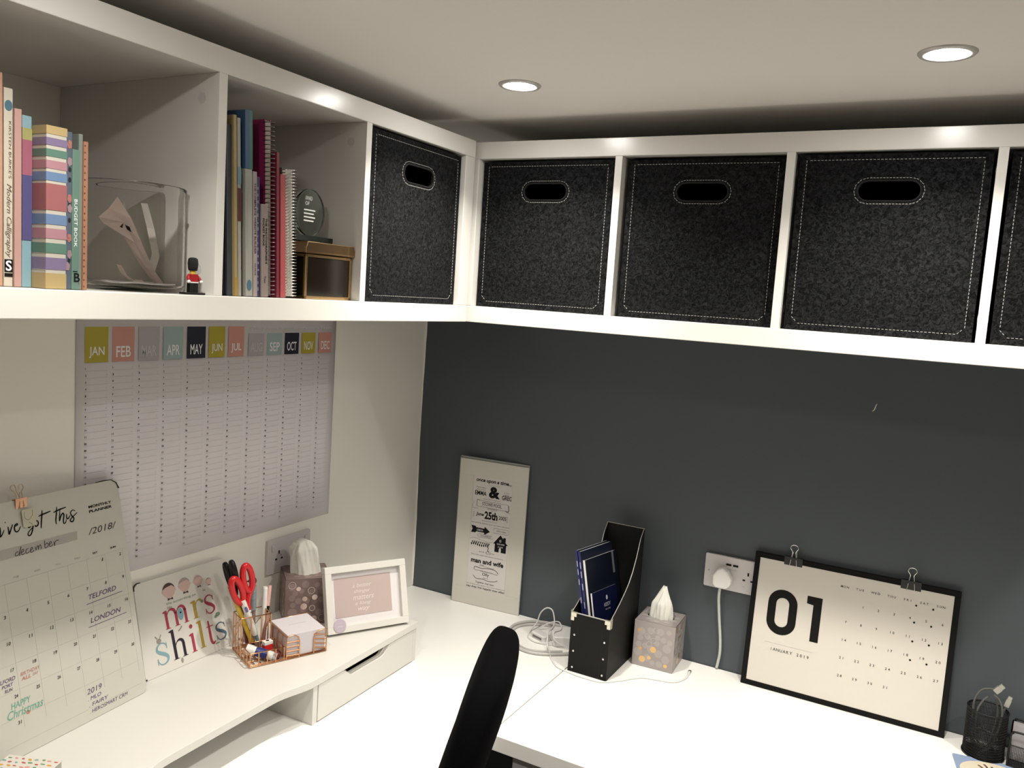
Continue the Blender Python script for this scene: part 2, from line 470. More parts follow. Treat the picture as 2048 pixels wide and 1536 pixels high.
for nm, lb, y0, y1, h in (('storage_binder', 'thick binder with pastel horizontal stripes and a wide rose band', -1.4030, -1.3760, .2055),):
    t, w, cv = book(nm, lb, 'binder', y0, y1, h, .17, .3745, C('cream_stripe', '#d8d2c4'), group=G1)
    bands = [(0, .020, '#d0b56e'), (.026, .046, '#8f78a8'), (.052, .074, '#5f8f7d'), (.080, .100, '#c98f9c'), (.106, .124, '#6d93c4'), (.0, .0, '#000000')]
    q = [(.0, .0175, '#cdb273'), (.0225, .0395, '#8d7aa6'), (.045, .0605, '#62907f'), (.066, .0815, '#c58b98'), (.087, .103, '#6f92c0'),
         (.1075, .1355+.006, '#b5696c'), (.1465, .160, '#6f92c0'), (.1645, .1735, '#c58b98'), (.1775, .1850, '#62907f')]
    q = [(.0, .0200, '#cdb273'), (.0245, .0400, '#8d7aa6'), (.0455, .0585, '#62907f'), (.0640, .0770, '#c58b98'), (.0820, .0950, '#6f92c0'),
         (.1000, .1335, '#b5696c'), (.1370, .1480, '#6f92c0'), (.1520, .1625, '#c58b98'), (.1670, .1765, '#62907f'), (.1810, .1905, '#8d7aa6'), (.1950, .2055, '#cdb273')]
    for z0, z1, c in q:
        MB().box(-w-.0004, .0004, -.0005, .165, z0+.0001, z1-.0001).build('stripe', C('stripe'+c, c), t)
t, w, cv = book('book', 'grey-blue floral book beside the striped binder', 'book', -1.3750, -1.3665, .203, .16, .3715, C('slate_card', '#5f6b7d'), group=G1)
m = MB(); m2 = MB(); random.seed(5)
for z in (.187, .165, .118, .105, .067, .046, .03):
    x = -w/2 + random.uniform(-.0015, .0015)
    for k in range(5):
        a = 2*PI*k/5 + z*50; (m if z in (.187, .118, .067) else m2).disc(x+.0016*math.cos(a), z+.003*math.sin(a), .0018, .0030, -.0004-.0001*k, 8)
m.build('flower_print', C('coral_ink', '#c27a70'), t); m2.build('flower_print', C('dusty_pink_ink', '#b08e98'), t)
m = MB()
for z in (.155, .142, .110, .09, .038): m.disc(-w/2+.001, z, .0022, .0035, -.0003, 7)
m.build('leaf_print', C('dark_leaf_ink', '#252a35'), t)
t, w, cv = book('book', 'sage green budget book, shorter than its neighbours', 'book', -1.3660, -1.3558, .182, .15, .3715, C('sage_card', '#6d9484'), group=G1)
m = MB(); m.M = Matrix.Translation((-w/2, -.0004, 0)); vtext(m, 'BUDGET BOOK', .118, .062, .0045); m.build('lettering', PAPER, t)
m = MB(); m.text('B', -w/2-.002, .010, .022, -.0004, bold=.02); m.box(-w/2-.0035, -w/2+.003, -.0005, -.0003, .0235, .0245); m.build('logo', BLACK, t)
book('notebook', 'thin grey-green notebook behind the sage green book', 'book', -1.3553, -1.3500, .2035, .16, .369, C('greygreen_card', '#8d978d'), group=G1)
t, w, cv = book('notebook', 'thin orange-brown notebook with dotted edge, next to the glass jar', 'book', -1.3495, -1.3435, .195, .16, .371, C('tan_orange_card', '#c08462'), group=G1)
m = MB()
for i in range(22): m.box(-w+.0005, -w+.002, -.0006, 0, .004+i*.0088, .0055+i*.0088)
m.build('dot_pattern', C('rust_ink', '#7a4632'), t)

G2 = 'books and notebooks behind the magenta notebook'
lean = rad(2.6)
def bk2(name, label, cat, y0, y1, h, xf, colr, lean=lean, depth=.21): return book(name, label, cat, y0, y1, h, depth, xf, colr, lean=lean, group=G2)
bk2('book', 'near-black book at the left end of the row of books, against the white divider', 'book', -1.1090, -1.0970, .281, .362, C('charcoal_card', '#1b2024'))
t, w, cv = bk2('magazine', 'slim grey-blue magazine beside the yellow-edged one', 'magazine', -1.0965, -1.0860, .268, .366, C('grey_blue_card', '#565c66'))
t, w, cv = bk2('magazine', 'slim yellow-spined magazine near the left end of the row', 'magazine', -1.0855, -1.0795, .284, .371, C('straw_card', '#c0a869'))
MB().box(-w-.0002, .0002, -.0006, 0, .0, .03).build('spine_panel', C('amber_card', '#c79a3c'), t)
t, w, cv = bk2('magazine', 'thin pale magazine with red and blue spine patches', 'magazine', -1.0780, -1.0715, .281, .371, C('pale_card', '#b7b3a6'))
MB().box(-w-.0002, .0002, -.0006, 0, .120, .172).build('spine_patch', C('rust_red_card', '#6b231c'), t)
MB().box(-w-.0002, .0002, -.0006, 0, .178, .205).build('spine_patch', C('light_blue_card', '#7fa2b4'), t)
bk2('book', 'black book between the pale magazine and the blue-topped book', 'book', -1.0710, -1.0630, .270, .360, C('black_card', '#16171a'))
t, w, cv = bk2('book', 'tall book with blue and green upper spine over pale lower spine', 'book', -1.0622, -1.0472, .296, .371, C('offwhite_card', '#b9b8ac'), depth=.24)
MB().box(-w-.0003, -w*.45, -.0007, .20, .205, .2965).build('spine_panel', C('blue_card', '#35638c'), t)
MB().box(-w*.45, .0003, -.0007, .20, .205, .2965).build('spine_panel', C('teal_green_card', '#2f7f73'), t)
m = MB(); m.M = Matrix.Translation((-w*.7, -.0004, 0)); vtext(m, 'THE ESSENTIAL COMPANION', .190, .11, .003); m.build('lettering', GREYINK, t)
m = MB(); m.disc(-w/2, .018, .005, .009, -.0004); m.build('motif', C('teal_ink', '#4d7f96'), t)
t, w, cv = bk2('book', 'pale pinkish website building book with dark spine lettering', 'book', -1.0466, -1.0376, .203, .372, C('blush_card', '#b9aaa6'))
m = MB(); m.M = Matrix.Translation((-w/2, -.0004, 0)); vtext(m, 'THE COMPLETE WEBSITE BUILDER', .185, .115, .0042, bold=.01); vtext(m, 'GUIDE', .055, .02, .003); m.build('lettering', C('aubergine_ink', '#3b2b33'), t)
t, w, cv = bk2('book', 'slim violet book with white specks on the spine', 'book', -1.0371, -1.0305, .196, .371, C('violet_card', '#40346e'))
m = MB(); random.seed(8)
for i in range(16): z = .01+i*.011; m.box(-w+.0008, -w+.0008+random.uniform(.001, .003), -.0006, 0, z, z+random.uniform(.002, .006))
m.build('pattern', C('lilac_ink', '#a7a2bd'), t)
t, w, cv = bk2('book', 'short taupe photography book with bold black spine title', 'book', -1.0300, -1.0140, .153, .373, C('taupe_card', '#a3928a'))
m = MB(); m.M = Matrix.Translation((-w/2, -.0004, 0)); vtext(m, "THE PHOTOGRAPHER'S", .130, .075, .0042, .0035, bold=.025); vtext(m, 'POCKET BOOK', .130, .046, .0042, -.0025, bold=.025); vtext(m, 'Tate', .035, .012, .004, .0005)
m.build('lettering', BLACK, t)

# spiral notebooks
def spiral(label, y0, y1, h, depth, xf, cover, lean, n, r, ringm, name='spiral_notebook'):
    w = y1-y0
    t = thing(name, label, "notebook", (xf, y1, ZF+w*math.sin(lean)+.0006), (0, -lean, rad(90)), G2)
    MB().box(-w, -w+.0012, .012, depth, 0, h).build('cover', cover, t)
    MB().box(-.0012, 0, .012, depth, 0, h).build('cover', cover, t)
    MB().box(-w+.0013, -.0013, .012, depth-.003, .002, h-.002).build('pages', PAGES, t)
    for i in range(n):
        z = h*(i+.7)/(n+.4); m = MB()
        P = [(-w/2 + (w/2+.0015)*math.cos(a), .009 + r*math.sin(a), z) for a in [2*PI*k/14 for k in range(14)]]
        m.tube(P, .0009, 5, closed=True); m.build('ring', ringm, t)
    return t, w
MAG = mat('magenta_card', '#8c2452', .4)
t, w = spiral('tall magenta spiral notebook with dark wire rings', -1.0100, -.9965, .293, .22, .3735, MAG, rad(2.6), 40, .010, mat('dark_wire', (.20, .15, .16), .35, .9))
bk2('notebook', 'thin crimson notebook right of the magenta spiral notebook', 'notebook', -.9935, -.9875, .243, .372, C('crimson_card', '#9a2440'), rad(2.6))
bk2('notebook', 'short coral red notebook beside the silver-ringed notebook', 'notebook', -.9840, -.9720, .208, .372, C('coral_card', '#cf5458'), rad(2.8))
t, w = spiral('thick clear-covered notebook with silver spiral rings, beside the brass box', -.9660, -.9400, .222, .20, .370, mat('clear_plastic_cover', (.20, .19, .185), .3), rad(2.9), 42, .012, CHROME)

# brass and glass box, award standing on it
t = thing('brass_trinket_box', 'brass-framed tinted glass box with hinged lid on the left shelf', 'box', (.370, -.7975, ZF+.0005), (0, 0, rad(91)))
W_, D_, H_ = .128, .11, .102; e = .0055
m = MB()
for x in (-W_, -e):
    for y in (0, D_-e): m.box(x, x+e, y, y+e, 0, H_-.022)
for z in (0, H_-.022-e):
    m.box(-W_, 0, 0, e, z, z+e).box(-W_, 0, D_-e, D_, z, z+e).box(-W_, -W_+e, 0, D_, z, z+e).box(-e, 0, 0, D_, z, z+e)
m.build('frame', BRASS, t, .0008)
TINT = mat('smoked_amber_glass', (.012, .009, .006), .10, .15)
m = MB(); m.box(-W_+e, -e, .0015, .003, e, H_-.022-e).box(-W_+.0015, -W_+.003, e, D_-e, e, H_-.022-e).box(-.003, -.0015, e, D_-e, e, H_-.022-e).box(-W_+e, -e, D_-.003, D_-.0015, e, H_-.022-e).box(-W_+e, -e, e, D_-e, .001, .002)
m.build('glass_panels', TINT, t)
m = MB(); l = .004
m.prism([(-W_-l, H_-.021), (l, H_-.021), (l, H_-.010), (l-.004, H_), (-W_-l+.004, H_), (-W_-l, H_-.010)], 'y', -l, D_)
ld = m.build('lid', mat('aged_bronze_lid', (.34, .22, .12), .25, 1.0), t, .001)
m = MB(); m.box(-W_-.002, .002, -l-.0008, -l, H_-.0195, H_-.0175); m.build('lid_trim', BRASS, ld)
t = thing('glass_award', 'round clear glass award plaque on a black plinth, standing on the brass box', 'award', (.318, -.8640, ZF+.1045), (0, 0, rad(93)))
m = MB(); m.box(-.056, .052, -.018, .018, 0, .011); m.build('plinth', mat('black_gloss', (.008, .012, .011), .15), t, .001)
GL = mat('clear_green_glass', (.72, .84, .78), .03, trans=1.0, ior=1.46)
m = MB(); R_ = .041; m.prism([(R_*math.cos(2*PI*i/48), .054+R_*1.06*math.sin(2*PI*i/48)) for i in range(48)], 'y', -.005, .005, True)
m.build('glass_disc', GL, t, .001)
m = MB()
m.text('AWARD', -.017, .076, .0835, -.0056, x1=.002); m.text('OF', -.017, .067, .0735, -.0056)
for i in range(4): m.box(-.02, .012-.004*(i % 2), -.0056, -.0053, .057-.0065*i, .0595-.0065*i)
m.build('engraving', mat('frosted_engraving', (.55, .57, .54), .8), t)

# glass jar with crumpled paper
t = thing('glass_jar', 'large clear glass jug with small loop handle holding paper scraps', 'jar', (.290, -1.2130, ZF+.0005), (0, 0, 0))
JG = mat('clear_jar_glass', (.95, .94, .92), .02, trans=1.0, ior=1.12)
m = MB(); R_ = .0735; h = .158
m.lathe([(.0001, .0), (R_-.006, 0), (R_-.001, .004), (R_, .010), (R_, h-.008), (R_+.0015, h-.002), (R_+.0005, h), (R_-.0015, h-.001), (R_-.0028, h-.010), (R_-.0028, .012), (R_-.005, .007), (.0001, .006)], 64)
m.build('glass_wall', JG, t)
m = MB(); a = rad(62); cx, cy = math.cos(a), math.sin(a)
m.tube([((R_-.001)*cx, (R_-.001)*cy, .150), ((R_+.004)*cx, (R_+.004)*cy, .150), ((R_+.012)*cx, (R_+.012)*cy, .142), ((R_+.014)*cx, (R_+.014)*cy, .125), ((R_+.008)*cx, (R_+.008)*cy, .108), ((R_-.001)*cx, (R_-.001)*cy, .102)], .003, 10, sub=6)
m.build('handle', JG, t)
def scrap(name, label, P, colr, th=.0006):
    """curved sheet from a grid of points"""
    m = MB(); R = len(P); Cn = len(P[0]); v = [p for row in P for p in row]
    nrm = Vector((0, 0, 0))
    a, b, c = Vector(P[0][0]), Vector(P[0][-1]), Vector(P[-1][0]); nrm = (b-a).cross(c-a).normalized()*th
    v2 = [tuple(Vector(p)+nrm) for p in v]; f = []
    for i in range(R-1):
        for j in range(Cn-1):
            q = (i*Cn+j, i*Cn+j+1, (i+1)*Cn+j+1, (i+1)*Cn+j); f.append(q); f.append(tuple(k+R*Cn for k in q[::-1]))
    for i in range(R-1): f.append((i*Cn, (i+1)*Cn, (i+1)*Cn+R*Cn, i*Cn+R*Cn)); f.append((i*Cn+Cn-1, i*Cn+Cn-1+R*Cn, (i+1)*Cn+Cn-1+R*Cn, (i+1)*Cn+Cn-1))
    for j in range(Cn-1): f.append((j, j+R*Cn, j+1+R*Cn, j+1)); k = (R-1)*Cn; f.append((k+j, k+j+1, k+j+1+R*Cn, k+j+R*Cn))
    m.add(v+v2, f); o = m.build(name, colr, loc=None); tag(o, label, 'paper', 'paper scraps in the glass jar'); return o
jc = (.290, -1.2130); zf = ZF+.0085
PK = mat('pinkish_grey_paper', (.46, .38, .35), .7, var=.06, vscale=60)
SC1 = scrap('paper_scrap', 'upright pointed pinkish paper with dark bird mark, leaning inside the jar',
  [[(.300, -1.2780, zf+.096), (.304, -1.2650, zf+.110), (.308, -1.2540, zf+.128)],
   [(.296, -1.2680, zf+.088), (.306, -1.2420, zf+.092), (.312, -1.2330, zf+.098)],
   [(.296, -1.2350, zf+.072), (.306, -1.2230, zf+.064), (.314, -1.2180, zf+.066)],
   [(.300, -1.2080, zf+.030), (.308, -1.2020, zf+.026), (.316, -1.1980, zf+.026)],
   [(.304, -1.1860, zf+.004), (.310, -1.1830, zf+.003), (.318, -1.1800, zf+.005)]], PK)
m = MB()
m.add([(.3130, -1.2450, zf+.0885), (.3130, -1.2370, zf+.0860), (.3130, -1.2330, zf+.0780), (.3130, -1.2410, zf+.0815)], [(0, 1, 2, 3)]); m.add([(.3125, -1.2530, zf+.0845), (.3125, -1.2470, zf+.0905), (.3125, -1.2485, zf+.083)], [(0, 1, 2)])
m.build('printed_mark', BLACK, SC1)
scrap('paper_scrap', 'pale crumpled strip standing at the right inside the jar',
  [[(.262, -1.180, zf+.128), (.268, -1.172, zf+.128)], [(.272, -1.176, zf+.09), (.280, -1.168, zf+.088)], [(.290, -1.180, zf+.05), (.298, -1.172, zf+.046)], [(.300, -1.196, zf+.018), (.308, -1.190, zf+.014)]], mat('grey_paper', (.42, .39, .36), .7))
scrap('paper_scrap', 'curled pale pink scrap at the left of the jar floor',
  [[(.318, -1.2620, zf+.030), (.326, -1.2600, zf+.0285)], [(.320, -1.2560, zf+.018), (.329, -1.2530, zf+.014)], [(.322, -1.2440, zf+.008), (.331, -1.2410, zf+.006)], [(.324, -1.2240, zf+.008), (.332, -1.2220, zf+.004)]], PK)
sq = []
for i in range(4): sq.append([(.262+.022*i, -1.262+.024*j, zf+.0035+.0012*math.sin(i*2.1+j*1.7)) for j in range(5)])
scrap('paper_scrap', 'flat white paper lying on the jar floor', sq, PAPER, .0014)

# toy guardsman
t = thing('toy_guard_figure', 'tiny toy guardsman with tall black hat and red jacket beside the jar', 'toy', (.3755, -1.1735, ZF+.0003), (0, 0, rad(90)))
BL = mat('gloss_black_toy', (.008, .008, .008), .25); RD = mat('red_toy', (.32, .012, .016), .3); YE = mat('yellow_toy', (.62, .42, .06), .35)
m = MB(); m.box(-.018, .018, -.008, .008, 0, .003); m.build('base_plate', BL, t, .0004)
for s in (-1, 1):
    MB().box(min(s*.0002, s*.0078), max(s*.0002, s*.0078), -.0035, .004, .003, .017).build('leg', BL, t, .0005)
m = MB(); m.prism([(-.008, .0172), (.008, .0172), (.0062, .031), (-.0062, .031)], 'y', -.004, .004)
tr = m.build('torso', RD, t, .0006)
MB().box(-.0078, .0078, -.0044, .0042, .0175, .0192).build('belt', PAPER, tr)
for s in (-1, 1):
    a = MB(); a.tube([(s*.0066, 0, .0295), (s*.0095, -.001, .026), (s*.0112, -.004, .0215)], .0024, 8, sub=4); ar = a.build('arm', RD, t)
    h_ = MB(); h_.ball((s*.0115, -.0055, .0195), .0026, 6); h_.build('hand', PAPER, ar)
m = MB(); m.cyl((0, 0, .031), (0, 0, .0375), .0045, 16); m.build('head', YE, t)
m = MB(); m.lathe([(.0001, .036), (.0062, .036), (.0072, .040), (.0078, .047), (.0070, .0535), (.0045, .0555), (.0001, .056)], 20); m.build('tall_hat', mat('black_fur_hat', (.006, .006, .006), .8, bump=.5, bscale=1500), t)

# ---------------------------------------------------------------- desks
t = thing('desk', 'white L-corner desk top along the left wall carrying the riser', 'desk', (0, 0, 0))
MB().box(.002, .635, -2.05, -.002, ZD-.034, ZD).build('desk_top', DESKW, t, .0012)
LEGM = mat('grey_leg_paint', (.30, .29, .28), .4)
for x, y in ((.05, -.6), (.59, -1.98), (.05, -1.98)):
    m = MB(); m.box(x-.025, x+.025, y-.025, y+.025, 0, ZD-.034); m.build('leg', LEGM, t, .002)
t = thing('desk', 'white desk top along the dark wall, meeting the other desk at a thin seam', 'desk', (.6375, 0, 0))
MB().box(0, 1.55, -.6115, -.002, ZD-.034, ZD).build('desk_top', DESKW, t, .0012)
for x, y in ((.075, -.575), (1.50, -.57), (1.50, -.05), (.075, -.05)):
    MB().box(x-.025, x+.025, y-.025, y+.025, 0, ZD-.034).build('leg', LEGM, t, .002)

RISW = mat('riser_white_foil', (.66, .645, .605), .36)
# ---------------------------------------------------------------- desk riser with drawers
ZT = .84
t = thing('desk_riser', 'white desktop riser with a wavy front edge and shallow drawer', 'riser', (.003, -.430, ZD+.0004), (0, 0, rad(1.5)))
hh = ZT-ZD-.0004; th = .016; L = 1.20
# depth profile of the wavy front along -y (distance from the wall)
def dep(s):
    def sm(a, b, x): x = max(0, min(1, (x-a)/(b-a))); return x*x*(3-2*x)
    return .3120 - .0190*sm(.375, .475, s) + .0190*sm(L-.475, L-.375, s)
poly = [(0, 0)] + [(dep(L*i/80.), -L*i/80.) for i in range(81)] + [(0, -L)]
MB().prism(poly, 'z', hh-th, hh).build('top_board', RISW, t, .0012)
fx = .3085
for s0 in (0.0, L-.378):
    a, b = -s0, -s0-.378
    for y in (a-.014, b): MB().box(.02, fx, y, y+.014, 0, hh-th-.0003).build('side_panel', RISW, t, .0008)
    MB().box(.02, fx-.02, b+.014, a-.014, 0, .006).build('bottom_panel', RISW, t)
    # drawer with scooped finger cut-out in its front
    y0, y1 = b+.0155, a-.0155; c = (y0+y1)/2; z0, z1 = .0025, hh-th-.002
    P = [(y0, z0), (y1, z0), (y1, z1)]
    N = 20; hw = .086; dp = .0200
    for i in range(N+1):
        u = 1-2*i/N; q = min(1, (1-abs(u))*2.6); q = q*q*(3-2*q); P.append((c-.008+hw*u, z1-dp*q))
    P.append((y0, z1))
    dr = MB(); dr.prism([(y, z) for y, z in P], 'x', fx-.016, fx+.001)
    d = dr.build('drawer', RISW, t, .0007)
    m = MB(); m.box(.04, fx-.0165, y0+.004, y0+.014, .007, .060).box(.04, fx-.0165, y1-.014, y1-.004, .007, .060).box(.04, fx-.0165, y0+.0145, y1-.0145, .007, .012).box(.04, .05, y0+.0145, y1-.0145, .013, .060)
    m.build('drawer_tray', mat('drawer_shade_dark', (.03, .03, .028), .7), d)  # tray coloured near black, standing in for the shade behind the finger cut-out
    MB().tube([(fx-.008, c-.008+hw*u, z1-.0005-dp*(lambda q: q*q*(3-2*q))(min(1, (1-abs(u))*2.6))) for u in [1-2*i/24 for i in range(25)]], .0028, 8).build('finger_pull_edge', RISW, d)

# ---------------------------------------------------------------- wall planner poster
x0, x1, z0, z1 = -1.112, -.404, 1.049, 1.5620
t = thing('wall_planner', 'large year planner poster with coloured month headings on the white wall', 'poster', (.0012, x0, z0), (0, 0, rad(90)))
PW, PH = x1-x0, z1-z0
POSTER = mat('lilac_white_poster_paper', (.76, .725, .755), .65)
m = MB(); gx = 24; v = []
for j in (0, 1):
    for i in range(gx+1): v.append((PW*i/gx, -.0006-.0004*math.sin(i*.8)-.001*j*(.5+.5*math.sin(i*.5)), PH*j))
m.add(v, [(i, i+1, i+1+gx+1, i+gx+1) for i in range(gx)], True)
sh = m.build('sheet', POSTER, t)
so = sh.modifiers.new('solid', 'SOLIDIFY'); so.thickness = .0003; so.offset = -1
MON = ['JAN', 'FEB', 'MAR', 'APR', 'MAY', 'JUN', 'JUL', 'AUG', 'SEP', 'OCT', 'NOV', 'DEC']
LX = [-1.096, -1.040, -.983, -.926, -.868, -.812, -.758, -.700, -.643, -.587, -.529, -.4690]
CW = .0475
PC = {'y': '#a79a33', 'p': '#c08a80', 'g': '#a7a1a5', 'b': '#94a9aa', 'n': '#171b2c'}
CC = 'ypgbnypgbnyp'
for mi in range(12):
    lx = LX[mi]-x0; top = 1.540 if mi < 7 else 1.5245; w_ = CW*(.93 if mi in (5, 6) else 1)
    MB().box(lx, lx+w_, -.0024, -.0021, 1.4735-z0, top-z0).build('month_heading', mat('heading'+PC[CC[mi]], PC[CC[mi]], .6), t)
m = MB()
for mi in range(12):
    if CC[mi] == 'g': continue
    lx = LX[mi]-x0; w_ = CW*(.93 if mi in (5, 6) else 1)
    m.text(MON[mi], lx+w_*.17, 1.482-z0, 1.503-z0, -.0028, x1=lx+w_*.83, bold=.012)
m.build('heading_lettering', PAPER, t)
m = MB()
for mi in (2, 7): lx = LX[mi]-x0; m.text(MON[mi], lx+CW*.14, 1.482-z0, 1.503-z0, -.0028, x1=lx+CW*.86, bold=.01)
m.build('heading_lettering', mat('silver_heading_ink', (.50, .48, .51), .6), t)
m = MB(); m.text('TWO THOUSAND AND NINETEEN', -.700-x0, 1.5325-z0, 1.5375-z0, -.0026, x1=-.425-x0); m.build('small_print', FAINT, t)
mn, mb, ml, mw = MB(), MB(), MB(), MB()
for mi in range(12):
    lx = LX[mi]-x0; nd = (datetime.date(2019+(mi == 11), (mi+1) % 12+1, 1)-datetime.date(2019, mi+1, 1)).days
    for d in range(1, nd+1):
        z = 1.4625-.01283*(d-1)-z0; wd = datetime.date(2019, mi+1, d).weekday()
        q = mb if wd > 4 else mn
        q.text(str(d), lx+.0012, z-.0019, z+.0021, -.0022, res=1, bold=.06 if wd > 4 else .03)
        ml.box(lx, lx+CW, -.00215, -.00200, z-.0048, z-.0045)
        mw.text('MTWTFSS'[wd], lx+CW-.004, z-.0012, z+.0012, -.0022, res=1)
mn.build('day_numbers', mat('mid_grey_ink', (.11, .105, .12), .6), t); mb.build('weekend_numbers', BLACK, t)
ml.build('ruled_lines', mat('rule_ink', (.44, .43, .46), .6), t); mw.build('weekday_letters', FAINT, t)

# ---------------------------------------------------------------- double sockets
def socket(label, loc, rz, plugged):
    t = thing('wall_socket', label, 'socket', loc, (0, 0, rz))
    PL_ = mat('grey_white_socket_plastic', (.56, .53, .53), .35)
    m = MB(); m.rbox(-.073, .073, -.009, -.0002, -.0425, .0425, .004); m.build('face_plate', PL_, t, .0015)
    m = MB()
    for cx in (-.036, .036):
        if plugged and cx < 0: continue
        m.box(cx-.002, cx+.002, -.0096, -.009, .004, .0125); m.box(cx-.0125, cx-.0065, -.0096, -.009, -.010, -.006); m.box(cx+.0065, cx+.0125, -.0096, -.009, -.010, -.006)
    m.build('pin_slots', BLACK, t)
    for cx in (-.056, .056) if not plugged else (.058,):
        m = MB(); m.box(cx-.0055, cx+.0055, -.0125, -.009, .014, .030); m.build('rocker_switch', PL_, t, .001)
    for cx in (-.030 if not plugged else -.062, .030 if not plugged else .060):
        m = MB(); m.cyl((cx, -.0098, 0), (cx, -.009, 0), .0022, 10); m.build('screw', CHROME, t)
    if plugged:
        m = MB(); m.box(-.0200, -.0070, -.0097, -.009, .0205, .0255).box(-.0030, .0100, -.0097, -.009, .0205, .0255); m.build('usb_port', BLACK, t)
        m = MB(); m.text('USB 3.1A', -.014, .010, .0135, -.0096, x1=.006); m.text('UK', .024, -.026, -.0225, -.0096); m.build('marking', GREYINK, t)
    return t
socket('pale double wall socket on the white wall behind the tissue box', (.0003, -.5505, .983), rad(90), False)
socket('white double USB wall socket on the dark wall, half behind the framed calendar', (.971, -.0003, .992), 0, True)
t = thing('plug', 'white three-pin plug in the socket with its cable running down the wall', 'plug', (.9475, -.0100, .985))
m = MB(); m.prism([(-.0215, -.020), (-.013, -.0265), (.013, -.0265), (.0235, -.016), (.0245, .000), (.013, .018), (0, .0265), (-.012, .020), (-.0225, .004)], 'y', -.027, 0)
m.build('plug_body', PLASW, t, .005, seg=3)
m = MB(); m.M = Matrix.Translation((-.9475, .0100, -.985))
m.tube([(.9445, -.022, .960), (.9435, -.024, .945), (.9430, -.018, .92), (.9475, -.012, .87), (.9540, -.010, .82), (.9560, -.010, .785), (.9530, -.009, .757), (.9510, -.0085, .7445)], .0036, 10, sub=6)
m.build('cable', mat('pale_grey_green_cable', (.50, .52, .48), .45), t)

# ---------------------------------------------------------------- monthly planner board leaning on the left wall
LEAN = rad(12.0)
t = thing('monthly_planner_board', 'tall white December 2018 monthly planner card leaning on the left wall', 'planner', (.1316, -1.3215, ZT+.0008), (-LEAN, 0, rad(95.9)))
BW, BH = .298, .417
BOARD = mat('ivory_coated_card', (.57, .555, .495), .35)
MB().rbox(0, BW, 0, .0028, 0, BH, .012).build('card', BOARD, t, .0004)
m = MB(); c = .014
m.tube([(BW-.048, .0012, BH+.0005), (BW-.028, .0010, BH+.0012), (BW-.014, .0005, BH-.0005), (BW-.005, -.0008, BH-.007), (BW-.0010, -.0012, BH-.0165), (BW-.0018, -.0014, BH-.0180)], [.0009]*5+[.0022], 8, sub=1)
m.build('elastic_loop', BLACKP, t)
GOT = [[(0.1139,0.3764),(0.1077,0.3742),(0.1045,0.3686),(0.1065,0.3663),(0.1120,0.3705),(0.1152,0.3752),(0.1122,0.3622),(0.1087,0.3549),(0.1044,0.3524),(0.1025,0.3555),(0.1056,0.3602),(0.1131,0.3648)],
[(0.1204,0.3740),(0.1174,0.3701),(0.1182,0.3658),(0.1222,0.3663),(0.1243,0.3704),(0.1225,0.3744),(0.1204,0.3740)],
[(0.1343,0.3901),(0.1323,0.3805),(0.1293,0.3674),(0.1281,0.3598)],
[(0.1260,0.3814),(0.1378,0.3834),(0.1503,0.3853)],
[(0.1629,0.3901),(0.1606,0.3789),(0.1577,0.3673),(0.1576,0.3599)],
[(0.1548,0.3815),(0.1677,0.3843),(0.1811,0.3857)],
[(0.1689,0.3855),(0.1659,0.3730),(0.1645,0.3644),(0.1684,0.3724),(0.1727,0.3762),(0.1748,0.3729),(0.1723,0.3640),(0.1724,0.3583),(0.1763,0.3593),(0.1781,0.3637)],
[(0.1802,0.3736),(0.1795,0.3662),(0.1825,0.3650),(0.1864,0.3694)],
[(0.1982,0.3754),(0.1932,0.3779),(0.1882,0.3737),(0.1904,0.3675),(0.1935,0.3630),(0.1910,0.3579),(0.1873,0.3582),(0.1856,0.3610),(0.1900,0.3648),(0.1971,0.3689),(0.2019,0.3717)],
[(0.0661,0.3853),(0.0650,0.3833)],
[(0.0693,0.3764),(0.0696,0.3688),(0.0697,0.3635),(0.0741,0.3713),(0.0780,0.3784)],
[(0.0820,0.3739),(0.0864,0.3755),(0.0858,0.3774),(0.0818,0.3757),(0.0800,0.3699),(0.0816,0.3651),(0.0862,0.3648),(0.0911,0.3717)],
[(0.0559,0.3782),(0.0553,0.3714),(0.0536,0.3630),(0.0576,0.3656),(0.0619,0.3724)]]
DEC = [[(0.0810,0.3305),(0.0772,0.3306),(0.0744,0.3269),(0.0764,0.3250),(0.0814,0.3268),(0.0868,0.3379),(0.0831,0.3290),(0.0822,0.3230)],
[(0.0853,0.3276),(0.0904,0.3298),(0.0898,0.3326),(0.0867,0.3308),(0.0855,0.3257),(0.0885,0.3240),(0.0917,0.3259)],
[(0.0993,0.3320),(0.0952,0.3303),(0.0940,0.3253),(0.0972,0.3244),(0.1004,0.3263)],
[(0.1019,0.3268),(0.1066,0.3292),(0.1061,0.3320),(0.1028,0.3293),(0.1021,0.3249),(0.1058,0.3239),(0.1092,0.3267)],
[(0.1118,0.3314),(0.1129,0.3257),(0.1145,0.3298),(0.1173,0.3319),(0.1173,0.3255),(0.1191,0.3305),(0.1223,0.3320),(0.1226,0.3278),(0.1227,0.3250)],
[(0.1306,0.3376),(0.1298,0.3259),(0.1316,0.3245),(0.1360,0.3271),(0.1366,0.3306),(0.1338,0.3322),(0.1308,0.3293)],
[(0.1378,0.3285),(0.1431,0.3303),(0.1425,0.3328),(0.1392,0.3313),(0.1385,0.3264),(0.1417,0.3247),(0.1452,0.3275)],
[(0.1479,0.3315),(0.1483,0.3239),(0.1496,0.3292),(0.1531,0.3320),(0.1578,0.3318)]]

